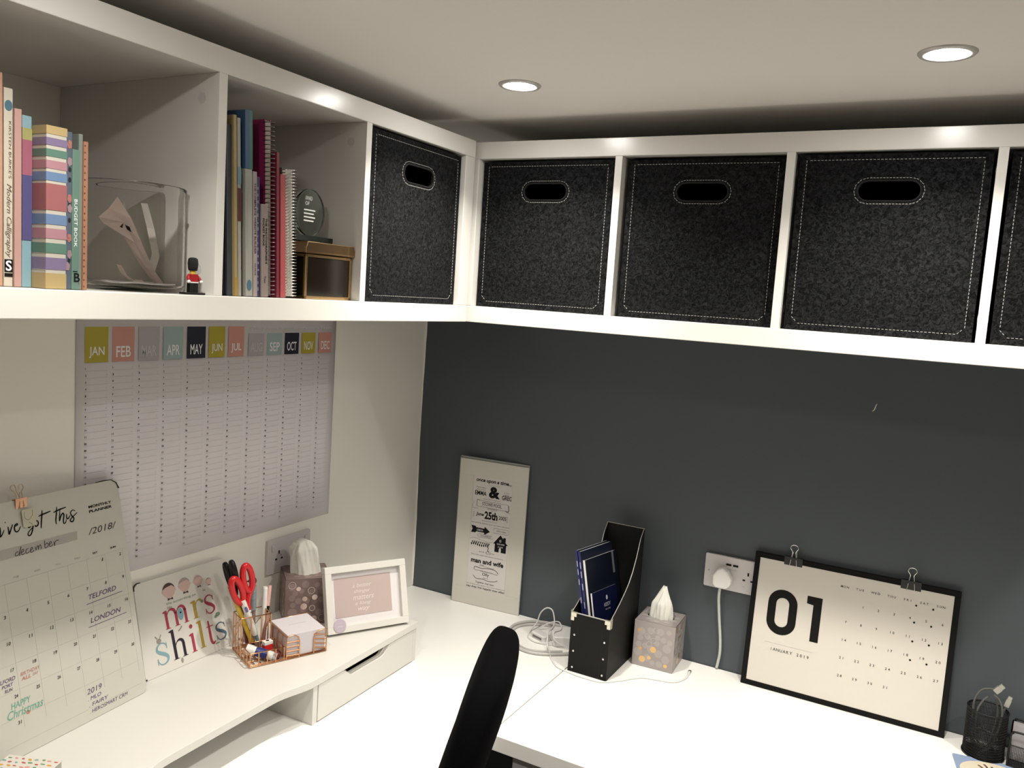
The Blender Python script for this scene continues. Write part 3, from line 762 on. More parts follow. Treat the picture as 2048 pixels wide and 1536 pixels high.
Y = -.0005
m = MB()
for s in GOT: m.pen(s, [.0012, .0026, .0024, .0014], Y)
m.build('brush_lettering', BLACK, t)
m = MB(); m.flat([(.048, .3235), (.1945, .3235), (.196, .3385), (.048, .3405)], -.0003); m.build('month_band', mat('greige_band', (.40, .38, .35), .6), t)
m = MB()
for s in DEC: m.pen(s, .0013, -.0006)
m.pen([(.005, .328), (.03, .3285)], .001, -.0006)
m.text('/2018/', .219, .3255, .3375, Y, x1=.281, shear=.25)
m.build('handwriting', mat('charcoal_pen', (.05, .045, .045), .6), t)
m = MB(); m.text('MONTHLY', .2265, .3735, .3785, Y, x1=.277, bold=.03); m.text('PLANNER', .2265, .3650, .3700, Y, x1=.277, bold=.03)
m.text('SAT', .2215, .289, .2925, Y, x1=.232, bold=.03); m.text('SUN', .2605, .289, .2925, Y, x1=.273, bold=.03)
m.build('heading_print', BLACK, t)
m = MB()
for i, d in enumerate(('MON', 'TUE', 'WED', 'THU', 'FRI')): m.text(d, .0255+.0395*i, .289, .292, Y, x1=.0365+.0395*i)
m.build('weekday_print', GREYINK, t)
m = MB(); m2 = MB()
for i in range(1, 8):
    m2.box(.010+.0395*i-.0002, .010+.0395*i+.0002, -.0003, 0, .045, .283)
for j in range(7): m2.box(.012, .290, -.0003, 0, .283-.0437*j-.0002, .283-.0437*j+.0002)
m2.build('grid_lines', mat('faint_grid_ink', (.50, .49, .44), .6), t)
d0 = datetime.date(2018, 12, 1)
for d in range(1, 32):
    wd = (5 + d-1) % 7; row = (5 + d-1)//7
    x = .0420+.0397*wd; z = .2745-.0438*row
    m.text(str(d), x-.0035*(.6 if d < 10 else 1), z-.0028, z+.0028, Y, x1=x+.0035*(.6 if d < 10 else 1), bold=.02, shear=.15)
m.build('day_numbers', mat('soft_black_ink', (.06, .055, .05), .6), t)
PURP = mat('purple_pen', (.13, .08, .17), .6)
m = MB()
m.text('TELFORD', .2005, .2105, .2195, Y, x1=.2610, shear=.25, bold=.01); m.pen([(.194, .2035), (.235, .2040), (.2735, .2045)], .0010, Y)
m.build('purple_note', PURP, t); m = MB(); m.text('LONDON', .1975, .1680, .1770, Y, x1=.2650, shear=.25, bold=.01); m.pen([(.192, .1620), (.235, .1622), (.2765, .1628)], .0010, Y)
m.build('purple_note', PURP, t); m = MB(); m.text('2019', .1700, .0465, .0560, Y, x1=.2020, shear=.2); m.text('. MLO', .1700, .0350, .0415, Y, x1=.1985, shear=.2); m.text('. FAIRY', .1705, .0235, .0300, Y, x1=.2120, shear=.2)
m.text('. HEROSMART CRM', .1700, .0120, .0185, Y, x1=.2540, shear=.2)
m.build('purple_note', PURP, t); m = MB(); m.text('TELFORD', .010, .1265, .1330, Y, x1=.0450, shear=.25, bold=.01); m.text('PORT', .020, .1185, .1240, Y, x1=.0400, shear=.25, bold=.01); m.text('RUN', .024, .1105, .1160, Y, x1=.0380, shear=.25, bold=.01)
m.build('purple_note', PURP, t)
m = MB(); m.text('BIRTHDAY', .054, .1275, .1335, Y, x1=.090, shear=.25); m.text('ALL', .054, .1195, .1255, Y, x1=.072, shear=.25, bold=.02); m.text('DAY', .075, .1205, .1250, Y, x1=.086, shear=.25); m.disc(.0585, .0655, .0035, .0030, Y)
m.build('coral_notes', mat('coral_pen', (.50, .22, .17), .6), t)
m = MB(); m.text('HAPPY', .031, .0805, .0910, Y, x1=.066, shear=.2); m.text('Christmas', .0225, .0655, .0790, Y, x1=.087, shear=.35)
m.build('green_notes', mat('green_pen', (.13, .38, .29), .6), t)

# binder clips
def clip(label, loc, rot, bodym, wirem, back=True, w=.026):
    """a foldback clip gripping an edge: local x along the edge, y through the sheet, z up"""
    t = thing('binder_clip', label, 'clip', loc, rot, 'foldback clips')
    m = MB(); h = w/2
    P = [(-.0022, -.0150), (-.0050, .0015), (.0050+.0, .0015), (.0052, -.0150), (.0046, -.0150), (.0040, .0005), (-.0040, .0005), (-.0016, -.0150)]
    m.prism([(a, b) for a, b in P], 'x', -h, h)
    m.build('clip_body', bodym, t, .0003)
    def wire(sgn, up, bend):
        y = sgn*.0030
        if up: pts = [(-h*.40, y-.0012*sgn*-1, -.0145), (-h*.38, y, -.0135), (-h*.22, y+sgn*.001, .006), (-h*.18, y+bend*.5, .012), (-h*.42, y+bend, .0185), (-h*.30, y+bend, .0235), (0, y+bend, .0250), (h*.30, y+bend, .0235), (h*.42, y+bend, .0185), (h*.18, y+bend*.5, .012), (h*.22, y+sgn*.001, .006), (h*.38, y, -.0135), (h*.40, y, -.0145)]
        else: pts = [(-h*.40, y, -.0125), (-h*.40, y-.003, -.0170), (-h*.22, y-.003, -.0300), (-h*.42, y-.0025, -.0380), (0, y-.0025, -.0440), (h*.42, y-.0025, -.0380), (h*.22, y-.003, -.0300), (h*.40, y-.003, -.0170), (h*.40, y, -.0125)]
        q = MB(); q.tube(pts, .0009, 8, sub=4); q.build('wire_handle', wirem, t)
    if w > .03: t.scale = (1, 1.5, 1.3)
    wire(-1, True, -.004); 
    if back: wire(1, True, .009)
    return t
def on_board(O, rz, lean, u, w):
    e = Matrix.Rotation(rz, 4, 'Z') @ Matrix.Rotation(-lean, 4, 'X')
    return Vector(O) + e @ Vector((u, 0, w))
clip('rose gold foldback clip on top of the December planner', on_board((.1316, -1.3215, ZT+.0008), rad(95.9), LEAN, .0965, BH)+Vector((0, 0, .0006)), (-LEAN, 0, rad(95.9)),
     mat('rose_gold_clip', (.90, .52, .34), .22, 1.0), mat('rose_gold_wire_thin', (.62, .50, .40), .3, 1.0), w=.021)
# tags hanging from the clip
m = MB(); Mx = Matrix.Translation(Vector((.1316, -1.3215, ZT+.0008))) @ Matrix.Rotation(rad(95.9), 4, 'Z') @ Matrix.Rotation(-LEAN, 4, 'X')
m.M = Mx; m.rbox(.094, .118, -.0040, -.0036, .3680, .3985, .003)
o = m.build('card_tag', mat('cream_tag_card', (.56, .53, .40), .5)); tag(o, 'small cream tag held under the rose gold clip', 'tag')
m = MB(); m.M = Mx; m.pen([(.099, .3955), (.098, .386), (.104, .380), (.112, .386), (.114, .3955)], .0009, -.0043); m.pen([(.104, .376), (.109, .3725), (.110, .369)], .0010, -.0043)
m.build('line_drawing', mat('olive_ink', (.28, .26, .18), .6), o)

# ---------------------------------------------------------------- picture board with letters ("mrs shilts")
t = thing('name_board', 'white picture board lettered mrs shilts in coloured letters, leaning on the left wall', 'board', (.068, -1.001, ZT+.0006), (-rad(18), 0, rad(90)))
MB().prism([(.000, .000), (.230, .000), (.236, .006), (.246, .180), (.238, .1895), (.020, .1905), (.010, .182), (-.001, .008)], 'y', 0, .0035).build('board', mat('white_coated_board', (.68, .66, .61), .25), t, .0006)
m = MB(); m.tube([(.0265, .0010, .1910), (.017, .0006, .1912), (.0105, 0, .186), (.0095, -.0003, .178)], .0012, 8, sub=4); m.build('black_binding_corner', BLACKP, t); m = MB(); m.ball((.0005, -.001, .0025), .0016, 6); m.build('black_corner_stud', BLACKP, t)
cr, cg, cb, cp, cs_ = [mat(n, h, .5) for n, h in (('raspberry_ink', '#a23a4e'), ('mustard_ink', '#a78d3e'), ('dusty_blue_ink', '#7fa2ad'), ('plum_ink', '#2c2233'), ('slate_ink', '#52677a'))]
def stem(m, x, z0, z1, w=.0062, foot=True, flag=True):
    m.flat([(x-w/2, z0), (x+w/2, z0), (x+w/2, z1), (x-w/2, z1)], -.0006)
    if foot: m.flat([(x-w*1.05, z0), (x+w*1.05, z0), (x+w*1.0, z0+.0013), (x-w*1.0, z0+.0013)], -.0007)
    if flag: m.flat([(x-w*1.25, z1-.0035), (x-w/2, z1-.0050), (x-w/2+.0006, z1), (x-w*1.2, z1-.0022)], -.0007)
def S_(m, x0, x1, z0, z1, k=1):
    w, h = x1-x0, z1-z0; P = [(.92, .80), (.78, .95), (.45, 1.0), (.15, .88), (.10, .70), (.35, .56), (.68, .44), (.92, .28), (.82, .09), (.50, .0), (.20, .05), (.06, .22)]
    m.pen([(x0+a*w, z0+b*h) for a, b in P], [.0014, .002, .003, .0048*k, .0070*k, .0072*k, .005, .003, .002, .0014], -.0006)
    m.flat([(x1-w*.10, z0+.68*h), (x1-w*.04, z0+.68*h), (x1-w*.04, z0+h), (x1-w*.10, z0+.93*h)], -.0007); m.flat([(x0, z0), (x0+w*.06, z0+.05*h), (x0+w*.08, z0+.32*h), (x0+.0, z0+.32*h)], -.0007)
m = MB(); stem(m, .0700, .083, .1205); stem(m, .0935, .083, .112, flag=False); stem(m, .1165, .083, .112, flag=False)
for a in (.0700, .0935): m.pen([(a+.002, .110), (a+.007, .1175), (a+.014, .1200), (a+.0205, .1165), (a+.0235, .108)], [.0012, .0022, .0048, .0062, .0062], -.0006)
m.build('letter_m', cr, t)
m = MB(); stem(m, .1415, .0835, .1210, .0075); m.pen([(.1445, .110), (.149, .1175), (.156, .1195), (.160, .1165)], [.0012, .0022, .0045, .0058], -.0006); m.build('letter_r', cg, t)
m = MB(); S_(m, .168, .1925, .083, .1215); m.build('letter_s', cr, t)
m = MB(); S_(m, .0325, .0600, .019, .061); m.build('letter_s', cb, t)
m = MB(); stem(m, .0765, .018, .079, .0068); stem(m, .0985, .018, .046, .0064, flag=False); m.pen([(.0785, .044), (.084, .0520), (.091, .0545), (.0970, .051), (.0990, .043)], [.0012, .0022, .005, .0062, .0062], -.0006); m.build('letter_h', cp, t)
m = MB(); stem(m, .1225, .018, .0570, .0066); m.disc(.1230, .0715, .0042, .0044, -.0006); m.build('letter_i', cr, t)
m = MB(); stem(m, .1455, .019, .0765, .0070); m.build('letter_l', cg, t)
m = MB(); m.pen([(.1675, .0690), (.1675, .045), (.1680, .026), (.1725, .0195), (.1790, .0235)], [.0035, .0062, .0062, .0050, .0012], -.0006); m.flat([(.1600, .0560), (.1785, .0560), (.1785, .0578), (.1600, .0574)], -.0007); m.build('letter_t', cr, t)
m = MB(); S_(m, .1830, .2095, .0205, .0565); m.build('letter_s', cs_, t)
skin = mat('face_pink', (.60, .42, .38), .6); hair = mat('dark_hair_print', (.07, .035, .04), .6); grn = mat('leaf_print_green', (.18, .27, .19), .6)
for x, z, r, hm in ((.0875, .1585, .0150, hair), (.1270, .1600, .0140, mat('taupe_print', (.36, .29, .27), .6)), (.1625, .1590, .0110, mat('pink_taupe_print', (.47, .34, .31), .6)), (.1885, .1510, .0070, mat('taupe_print', (.36, .29, .27), .6))):
    m = MB(); m.disc(x, z, r, r*1.02, -.0006, 24)
    for s in (-1, 1): m.disc(x+s*r*.97, z-.001, r*.18, r*.22, -.00055, 10)
    m.build('face_print', skin, t)
    m = MB(); m.flat([(x+r*1.02*math.cos(a), z+r*1.04*math.sin(a)) for a in [rad(12+156*i/16) for i in range(17)]] + [(x-r*.6, z+r*.45), (x, z+r*.55), (x+r*.55, z+r*.62)], -.0008)
    m.build('hair_print', hm, t)
    m = MB(); m.flat([(x-r*.45, z-r*1.35), (x-r*.4, z-r*1.0), (x+.0, z-r*1.12), (x+r*.4, z-r*1.0), (x+r*.45, z-r*1.35), (x, z-r*1.22)], -.0008); m.build('bow_tie_print', hair, t)
m = MB(); m.text('life according to', .0765, .1290, .1355, -.0006, x1=.150); m.text('life', .0765, .1220, .1275, -.0006, x1=.088); m.text('is', .170, .133, .139, -.0006, x1=.176); m.build('small_lettering', grn, t)
m = MB(); m.disc(.1045, .1040, .0068, .0125, -.0009, 20); m.build('bird_print', cb, t)
m = MB(); m.disc(.1050, .1070, .0018, .0020, -.0011, 10); m.build('bird_eye', BLACK, t)
m = MB(); m.disc(.1960, .0755, .0065, .0045, -.0006, 12); m.disc(.1900, .0720, .0045, .003, -.0006, 12); m.disc(.1625, .1140, .0035, .0035, -.0008, 12); m.disc(.1820, .0165, .0060, .0015, -.0006, 8); m.build('foliage_print', grn, t)
m = MB(); m.disc(.0430, .0670, .0055, .0050, -.0008, 12); m.pen([(.040, .072), (.036, .078)], .002, -.0008); m.pen([(.0460, .072), (.050, .078)], .002, -.0008); m.pen([(.0920, .0720), (.099, .0760), (.1015, .0800)], .0030, -.0006); m.disc(.0885, .0120, .0030, .0055, -.0006, 10)
m.build('creature_print', mat('warm_grey_ink', (.30, .27, .24), .6), t)

# ---------------------------------------------------------------- rose gold wire organiser and its contents
RZ = rad(66.8)
OG = Vector((.0895, -.8010, ZT+.0012))
t = thing('wire_desk_organiser', 'rose gold wire organiser with pen cup, small tray and note holder', 'organiser', OG, (0, 0, RZ))
def wires(P, name='wire_panel', r=.0013, parent=t):
    m = MB()
    for p in P: m.tube(p, r, 6)
    return m.build(name, COPPER, parent)
# base
def rectp(x0, x1, y0, y1, z): return [(x0, y0, z), (x1, y0, z), (x1, y1, z), (x0, y1, z), (x0, y0, z)]
OW, OD = .172, .103
B = [rectp(0, OW, -OD, 0, .0015), rectp(0, OW, -OD, 0, .0045)]
for i in range(1, 13): B.append([(OW*i/13, 0, .0015), (OW*i/13, -OD, .0015)])
for i in range(1, 4): B.append([(0, -OD*i/4, .0015), (OW, -OD*i/4, .0015)])
wires(B, 'base_grid', .0012)
def cage(x0, x1, y0, y1, h, nx, ny, lv, name):
    P = []
    for z in lv: P.append(rectp(x0, x1, y0, y1, z))
    P.append(rectp(x0, x1, y0, y1, h))
    for i in range(nx+1):
        x = x0+(x1-x0)*i/nx
        for y in (y0, y1): P.append([(x, y, .002), (x, y, h)])
    for i in range(1, ny):
        y = y0+(y1-y0)*i/ny
        for x in (x0, x1): P.append([(x, y, .002), (x, y, h)])
    return wires(P, name)
cage(0, .066, -.046, 0, .086, 3, 3, (), 'pen_cup')
Z = []
for s in (0,):
    for x in (0, .066):
        for k in range(4): Z.append([(x, -.046*k/4, .012+.018*k), (x, -.046*(k+1)/4, .012+.018*(k+1)-.002)])
    for k in range(4): Z.append([(.066*k/4, 0, .05), (.066*(k+1)/4, 0, .068)])
wires(Z, 'cup_bracing', .0008)
cage(0, .074, -OD, -.050, .030, 4, 3, (), 'tray_rail')
for s in (0, 1):
    a, b = (.079, .108) if s == 0 else (.171, .142)
    P = [[(a, -OD, .002), (a, -OD, .050), (a+(b-a)*.15, -OD, .0515), (a+(b-a)*.6, -OD, .051), (b-(b-a)*.1, -OD, .046), (b, -OD, .036), (b, -OD, .002)]]
    for k in range(4):
        z = .008+.010*k; P.append([(a, -OD, z+(.0 if s == 0 else .0)), (b, -OD, z+.006*(1 if s else -.4)+.001)])
    wires(P, 'front_wire_guard')
P = [[(.079, -OD, .05), (.079, 0, .05), (.171, 0, .05), (.171, -OD, .05)]]
for i in range(1, 5): P.append([(.079+.0184*i, 0, .002), (.079+.0184*i, 0, .05)])
for i in range(1, 4):
    for x in (.079, .171): P.append([(x, -OD*i/4, .002), (x, -OD*i/4, .05)])
wires(P, 'note_holder_cage')
def W(x, y, z=0): return OG + Matrix.Rotation(RZ, 3, 'Z') @ Vector((x, y, z))
t = thing('memo_cube', 'block of white note paper in the rose gold note holder', 'notepad', W(.125, -.0515, .0028), (0, 0, RZ))
MB().box(-.0435, .0435, -.0485, .0460, 0, .050).build('paper_stack', mat('lilac_white_paper_block', (.60, .57, .60), .6, bump=.3, bscale=900), t, .0006)
MB().pen([(-.02, .0), (.0, .001), (.02, 0)], .0005, 0).build('faint_pencil_line', FAINT, t).location = (0, 0, .0503)
bpy.data.objects[-1] if False else None

def stick(name, label, cat, p0, p1, segs, group='pens and tools in the rose gold cup'):
    """segs: (from, to, r0, r1, material, partname) in fractions of the length"""
    p0 = Vector(p0); p1 = Vector(p1); d = p1-p0; L = d.length
    q = d.to_track_quat('Z', 'Y')
    t = thing(name, label, cat, p0, q.to_euler(), group)
    for a, b, r0, r1, mt, pn in segs:
        m = MB(); m.cyl((0, 0, a*L), (0, 0, b*L), r0, 20, r1); m.build(pn, mt, t, min(r0, r1)*.12 if min(r0, r1) > .001 else 0)
    return t, L
YEL = mat('yellow_paint', (.62, .42, .04), .35); PWH = mat('ivory_plastic', (.70, .68, .64), .3); RGOLD = mat('rose_gold_barrel', (.72, .42, .34), .28, .9)
t, L = stick('marker_pen', 'long yellow highlighter pen with black cap, leaning left in the cup', 'pen', (.126, -.774, ZT+.007), (.113, -.836, .998),
  [(0, .10, .002, .0045, BLACKP, 'tip'), (.10, .86, .0050, .0050, YEL, 'barrel'), (.86, 1, .0046, .0040, BLACKP, 'cap')])
t, L = stick('thermometer', 'white digital thermometer with small purple button in the cup', 'thermometer', (.136, -.766, ZT+.008), (.128, -.8145, .967),
  [(0, .28, .0030, .0045, mat('teal_grey_plastic', (.16, .24, .25), .4), 'tip'), (.28, 1, .0065, .0062, PWH, 'body')])
m = MB(); m.cyl((.0060, -.002, L*.80), (.0072, -.0025, L*.80), .0030, 14); m.cyl((.0060, -.002, L*.86), (.0072, -.0025, L*.86), .0030, 14); m.box(.0058, .0070, -.005, .001, L*.80, L*.86); m.build('button', mat('purple_button', (.13, .10, .25), .4), t)
t, L = stick('novelty_pen', 'thick speckled grey-blue pen with a brown ball top', 'pen', (.112, -.765, ZT+.008), (.109, -.768, .992),
  [(0, .55, .0055, .0062, mat('speckled_brown_barrel', (.20, .15, .13), .4, var=.8, vscale=160), 'lower_barrel'), (.55, .93, .0078, .0078, mat('grey_blue_print_barrel', (.22, .25, .27), .35, var=.6, vscale=200), 'upper_barrel')])
m = MB(); m.ball((0, 0, L*1.0), .0088, 10); m.tube([(0, -.008, L*1.0), (0, -.0125, L*.99)], [.0022, .0012], 8); m.build('ball_top', mat('dark_brown_plastic', (.07, .035, .03), .35), t)
t, L = stick('marker_pen', 'cream coloured pen with small print standing at the right of the cup', 'pen', (.128, -.752, ZT+.008), (.119, -.7395, .973),
  [(0, .12, .002, .005, BLACKP, 'tip'), (.12, .97, .0055, .0055, PWH, 'barrel'), (.97, 1.0, .0055, .0045, PWH, 'end_cap')])
m = MB(); m.M = Matrix.Rotation(rad(60), 4, 'Z'); 
for i in range(9): m.box(-.001, .001+.0006*(i % 3), -.00575, -.0054, L*(.60+.035*i), L*(.62+.035*i))
m.build('small_print', GREYINK, t)
t, L = stick('ballpoint_pen', 'rose gold and blush pen with black middle ring, rightmost in the cup', 'pen', (.134, -.757, ZT+.008), (.119, -.7260, .972),
  [(0, .08, .0012, .003, CHROME, 'tip'), (.08, .55, .0042, .0048, RGOLD, 'lower_barrel'), (.55, .66, .0050, .0050, BLACKP, 'ring'), (.66, 1, .0050, .0044, mat('blush_barrel', (.62, .36, .33), .35), 'cap')])
m = MB(); m.tube([(0, -.005, L*.99), (0, -.0078, L*.98), (0, -.0078, L*.70)], .0011, 8); m.build('pocket_clip', RGOLD, t)
t, L = stick('pencil', 'dark maroon pencil at the back of the cup', 'pencil', (.118, -.785, ZT+.008), (.106, -.800, .955),
  [(0, .1, .0008, .0034, mat('pencil_wood', (.5, .35, .2), .6), 'tip'), (.1, 1, .0036, .0036, mat('maroon_paint', (.12, .02, .02), .35), 'barrel')])
def scissors(label, colr, loc, rot, k=1.0, L=.085):
    """local: blades towards -z, loops up, in the xz plane"""
    t = thing('scissors', label, 'scissors', loc, rot, 'pens and tools in the rose gold cup')
    for s in (-1, 1):
        cx, cz = s*.0118*k, .036*k + (.010*k if s > 0 else 0)
        n = 28; m = MB(); P = []
        for i in range(n):
            a = 2*PI*i/n; P.append((cx + .0080*k*math.cos(a)+s*.002*math.sin(a), 0.0022*s, cz + .0235*k*math.sin(a)))
        m.tube(P, .0052*k, 10, closed=True)
        m.tube([(cx-s*.001, .0022*s, cz-.0235*k), (s*.0035*k, .0012*s, cz-.030*k-.004), (-s*.002, 0.0008*s, -.006*k)], [.0045*k, .0052*k, .0040*k], 10)
        m.build('handle', colr, t)
        b = MB(); b.prism([(-s*.0045, .004), (s*.0040, .004), (s*.0012, -L), (-s*.0005, -L)], 'y', .0002*s, .0014*s); b.build('blade', CHROME, t)
    m = MB(); m.cyl((0, -.0022, 0), (0, .0022, 0), .0028, 12); m.build('pivot_screw', CHROME, t)
REDP = mat('glossy_red_plastic', (.52, .018, .022), .22)
scissors('scissors with glossy red handles standing in the rose gold cup', REDP, (.128, -.798, .9490), (0, rad(-16), rad(76)), 1.28, .096)
scissors('scissors with black handles behind the red ones in the cup', BLACKP, (.104, -.811, .978), (rad(14), rad(-3), rad(-20)), 1.05, .092)
# tray contents
t = thing('glue_stick', 'white glue stick with a navy and blue label lying across the tray', 'glue', W(.008, -.060, .0240), (0, rad(90+14), RZ+rad(-36)), 'small things in the organiser tray')
def along(name, a, b, r, mt, bev=.0006):
    m = MB(); m.cyl((0, 0, a), (0, 0, b), r, 24); return m.build(name, mt, t, bev)
along('end_cap', .0, .014, .0105, PWH); along('barrel', .014, .058, .0095, PWH); along('label_band', .020, .046, .0098, mat('navy_label', (.015, .03, .16), .35)); along('knob', .058, .066, .0085, mat('grey_knob', (.4, .4, .4), .4))
m = MB(); v, f, a0, a1, b0, b1 = glyphs('glue', .02); 
th0 = rad(200)
def cylwrap(m, s, z0, z1, r, th0, th1, bold=.02):
    v, f, a0, a1, b0, b1 = glyphs(s, bold); o = []
    for a, b in v:
        th = th0+(th1-th0)*(b-b0)/(b1-b0); o.append((r*math.cos(th), r*math.sin(th), z0+(z1-z0)*(a-a0)/(a1-a0)))
    m.add(o, f)
t = thing('pencil_sharpener', 'small red and white sharpener at the back of the tray', 'sharpener', W(.052, -.064, .0045), (0, 0, RZ+rad(10)), 'small things in the organiser tray')
MB().box(-.010, .010, -.006, .006, 0, .022).build('body', REDP, t, .001)
MB().box(-.0102, .0102, -.0062, .0062, .022, .030).build('white_top', PWH, t, .001)
m = MB(); m.cyl((0, 0, .0301), (0, 0, .0304), .0035, 14); m.build('opening', BLACK, t)
t = thing('eraser', 'dark red eraser block lying in the front of the tray', 'eraser', W(.062, -.085, .0035), (0, 0, RZ+rad(-15)), 'small things in the organiser tray')
MB().box(-.009, .009, -.008, .008, 0, .010).build('block', mat('dark_red_rubber', (.14, .02, .025), .6), t, .0012)

# ---------------------------------------------------------------- white box frame with blush art
A = math.atan2(.176, .099)
t = thing('picture_frame', 'white box frame with blush pink lettered card and round lilac badge', 'frame', (.2105, -.6300, ZT+.0068), (-rad(16.5), 0, A))
FW, FH, b, d = .203, .152, .0155, .022
m = MB()
m.box(0, FW, 0, d, 0, b).box(0, FW, 0, d, FH-b, FH).box(0, b, 0, d, b, FH-b).box(FW-b, FW, 0, d, b, FH-b)
m.build('frame_border', mat('satin_white_frame', (.66, .64, .60), .35), t, .0008)
MB().box(b, FW-b, .0135, .016, b, FH-b).build('mount_board', mat('white_mount', (.70, .67, .68), .6), t)
MB().box(.0245, .1665, .0126, .0132, .0330, .1230).build('art_card', mat('blush_art_card', (.47, .375, .355), .6), t)
m = MB()
for s, x0, x1, z0, z1 in (('a better', .069, .117, .0975, .1070), ('thinger', .073, .114, .0825, .0930), ('matters', .069, .122, .0690, .0790), ('a long', .073, .114, .0545, .0650), ('way', .080, .110, .0400, .0510)):
    m.text(s, x0, z0, z1, .0122, x1=x1, shear=.3, bold=.01)
m.build('script_lettering', mat('pale_pink_ink', (.66, .58, .55), .5), t)
m = MB(); m.cyl((.0285, -.0022, .0175), (.0285, 0, .0175), .0150, 36); bd = m.build('round_badge', mat('lilac_badge', (.47, .40, .47), .35), t, .0006)
m = MB(); m.text('made for', .0205, .0220, .0245, -.0024, x1=.0360); m.text('you', .022, .0125, .0175, -.0024, x1=.0350, shear=.3, bold=.02); m.build('badge_lettering', mat('pale_lilac_ink', (.62, .56, .61), .5), bd)
MB().box(b, FW-b, d-.004, d-.0015, b, FH-b).build('back_panel', BLACK, t)
m = MB(); m.M = rotM('X', rad(33), (0, d, .115)); m.box(.085, .118, d, d+.002, .012, .115); m.build('easel_stand', BLACK, t)

# ---------------------------------------------------------------- tissue boxes
def tissue_box(label, loc, rz, S, Hh, base, foil, tall, seed, lit):
    t = thing('tissue_box', label, 'tissue box', loc, (0, 0, rz), 'cube tissue boxes on the desks')
    h = S/2; random.seed(seed)
    m = MB()
    # four walls and floor; the top has an oval opening
    m.box(-h, h, -h, -h+.001, 0, Hh).box(-h, h, h-.001, h, 0, Hh).box(-h, -h+.001, -h+.001, h-.001, 0, Hh).box(h-.001, h, -h+.001, h-.001, 0, Hh).box(-h+.001, h-.001, -h+.001, h-.001, 0, .001)
    N = 40; inn = [(.034*math.cos(2*PI*i/N), .020*math.sin(2*PI*i/N)) for i in range(N)]
    out = []
    for a, b in inn: 
        an = math.atan2(b/.020, a/.034); c, s = math.cos(an), math.sin(an); k = h/max(abs(c), abs(s)); out.append((c*k, s*k))
    v = [(a, b, Hh) for a, b in inn] + [(a, b, Hh) for a, b in out]
    f = [(i, i+N, (i+1) % N+N, (i+1) % N) for i in range(N)]
    m.add(v, f)
    m.build('carton', base, t)
    for cnt, mt, nm, rr in ((26, foil[0], 'pale_dots', (.006, .012)), (6, foil[1], 'foil_dots', (.0045, .009)), (4, foil[2], 'ring_dots', (.006, .009))):
        m = MB()
        for face in range(4):
            m.M = Matrix.Rotation(face*PI/2, 4, 'Z')
            placed = []
            for i in range(cnt):
                for _ in range(30):
                    x = random.uniform(-h+.012, h-.012); z = random.uniform(.012, Hh-.012); r = random.uniform(*rr)
                    if all((x-a)**2+(z-b_)**2 > (r+c_)**2*.9 for a, b_, c_ in placed): break
                else: continue
                placed.append((x, z, r))
                if nm == 'ring_dots': m.pen([(x+r*math.cos(2*PI*k/16), z+r*math.sin(2*PI*k/16)) for k in range(16)], .0012, -h-.0006, sub=1, closed=True)
                else: m.disc(x, z, r, r, -h-(.0002 if nm == 'pale_dots' else .0004), 18)
        m.M = Matrix.Identity(4)
        if nm == 'pale_dots':
            for i in range(10):
                a = 2*PI*i/10+.3; x, y = (h-.012)*math.cos(a), (h-.012)*math.sin(a)
                m.add([(x+.008*math.cos(2*PI*k/12), y+.006*math.sin(2*PI*k/12), Hh+.0003) for k in range(12)], [tuple(range(12))])
        m.build(nm, mt, t)
    # tissue: pleated cone of sheet
    m = MB(); n = 72; R = 16; v = []
    for j in range(R+1):
        u = j/R
        rx, ry = tall(u)
        z = Hh - .012 + u*lit[0]
        for i in range(n):
            a = 2*PI*i/n
            k = 1 + (.16*math.sin(5*a+seed+2*u)+.10*math.sin(9*a-3*u+seed)+.05*math.sin(17*a+5*u))*(.45+.55*u if u < .7 else .8)
            v.append((rx*k*math.cos(a)+lit[1]*u*u, ry*k*math.sin(a)+lit[2]*u*u, z + (.006*math.sin(2*a+seed) if u > .6 else 0)*u))
    f = [(j*n+i, j*n+(i+1) % n, (j+1)*n+(i+1) % n, (j+1)*n+i) for j in range(R) for i in range(n)]
    f.append(tuple(range(R*n, R*n+n)))
    m.add(v, f, True)
    m.build('tissue', mat('soft_white_tissue', (.70, .69, .64), .9, bump=.3, bscale=60), t)
    return t
tissue_box('rose and taupe tissue box with tissue puffed out, in front of the white-wall socket', (.0790, -.5665, ZT+.0006), math.atan2(.083, .068), .1070, .1120,
  mat('mauve_foil_carton', (.21, .145, .135), .35, .25), (mat('mauve_dot', (.27, .20, .19), .4, .2), mat('silver_dot', (.72, .60, .56), .25, .8), mat('silver_ring', (.62, .54, .50), .25, .8)),
  lambda u: (.034*(1-.10*u)*(1.0 if u < .82 else (1-(u-.82)*1.9)), .026*(1-.05*u)*(1.0 if u < .82 else (1-(u-.82)*1.9))), 4, (.091, -.010, -.010))
tissue_box('silver-grey spotted tissue box with gold dots beside the black magazine file', (.8105, -.0560, ZD+.0006), rad(3), .1045, .1180,
  mat('silver_grey_carton', (.36, .32, .31), .35, .3), (mat('pale_grey_dot', (.41, .375, .365), .4, .2), mat('gold_foil_dot', (.80, .52, .24), .3, .8), mat('pale_ring', (.50, .47, .46), .4)),
  lambda u: (.029*(1-.30*u)*(1.0 if u < .55 else (1-(u-.55)*1.75)), .020*(1-.2*u)*(1.0 if u < .6 else (1-(u-.6)*1.7))), 2, (.088, .004, .002))

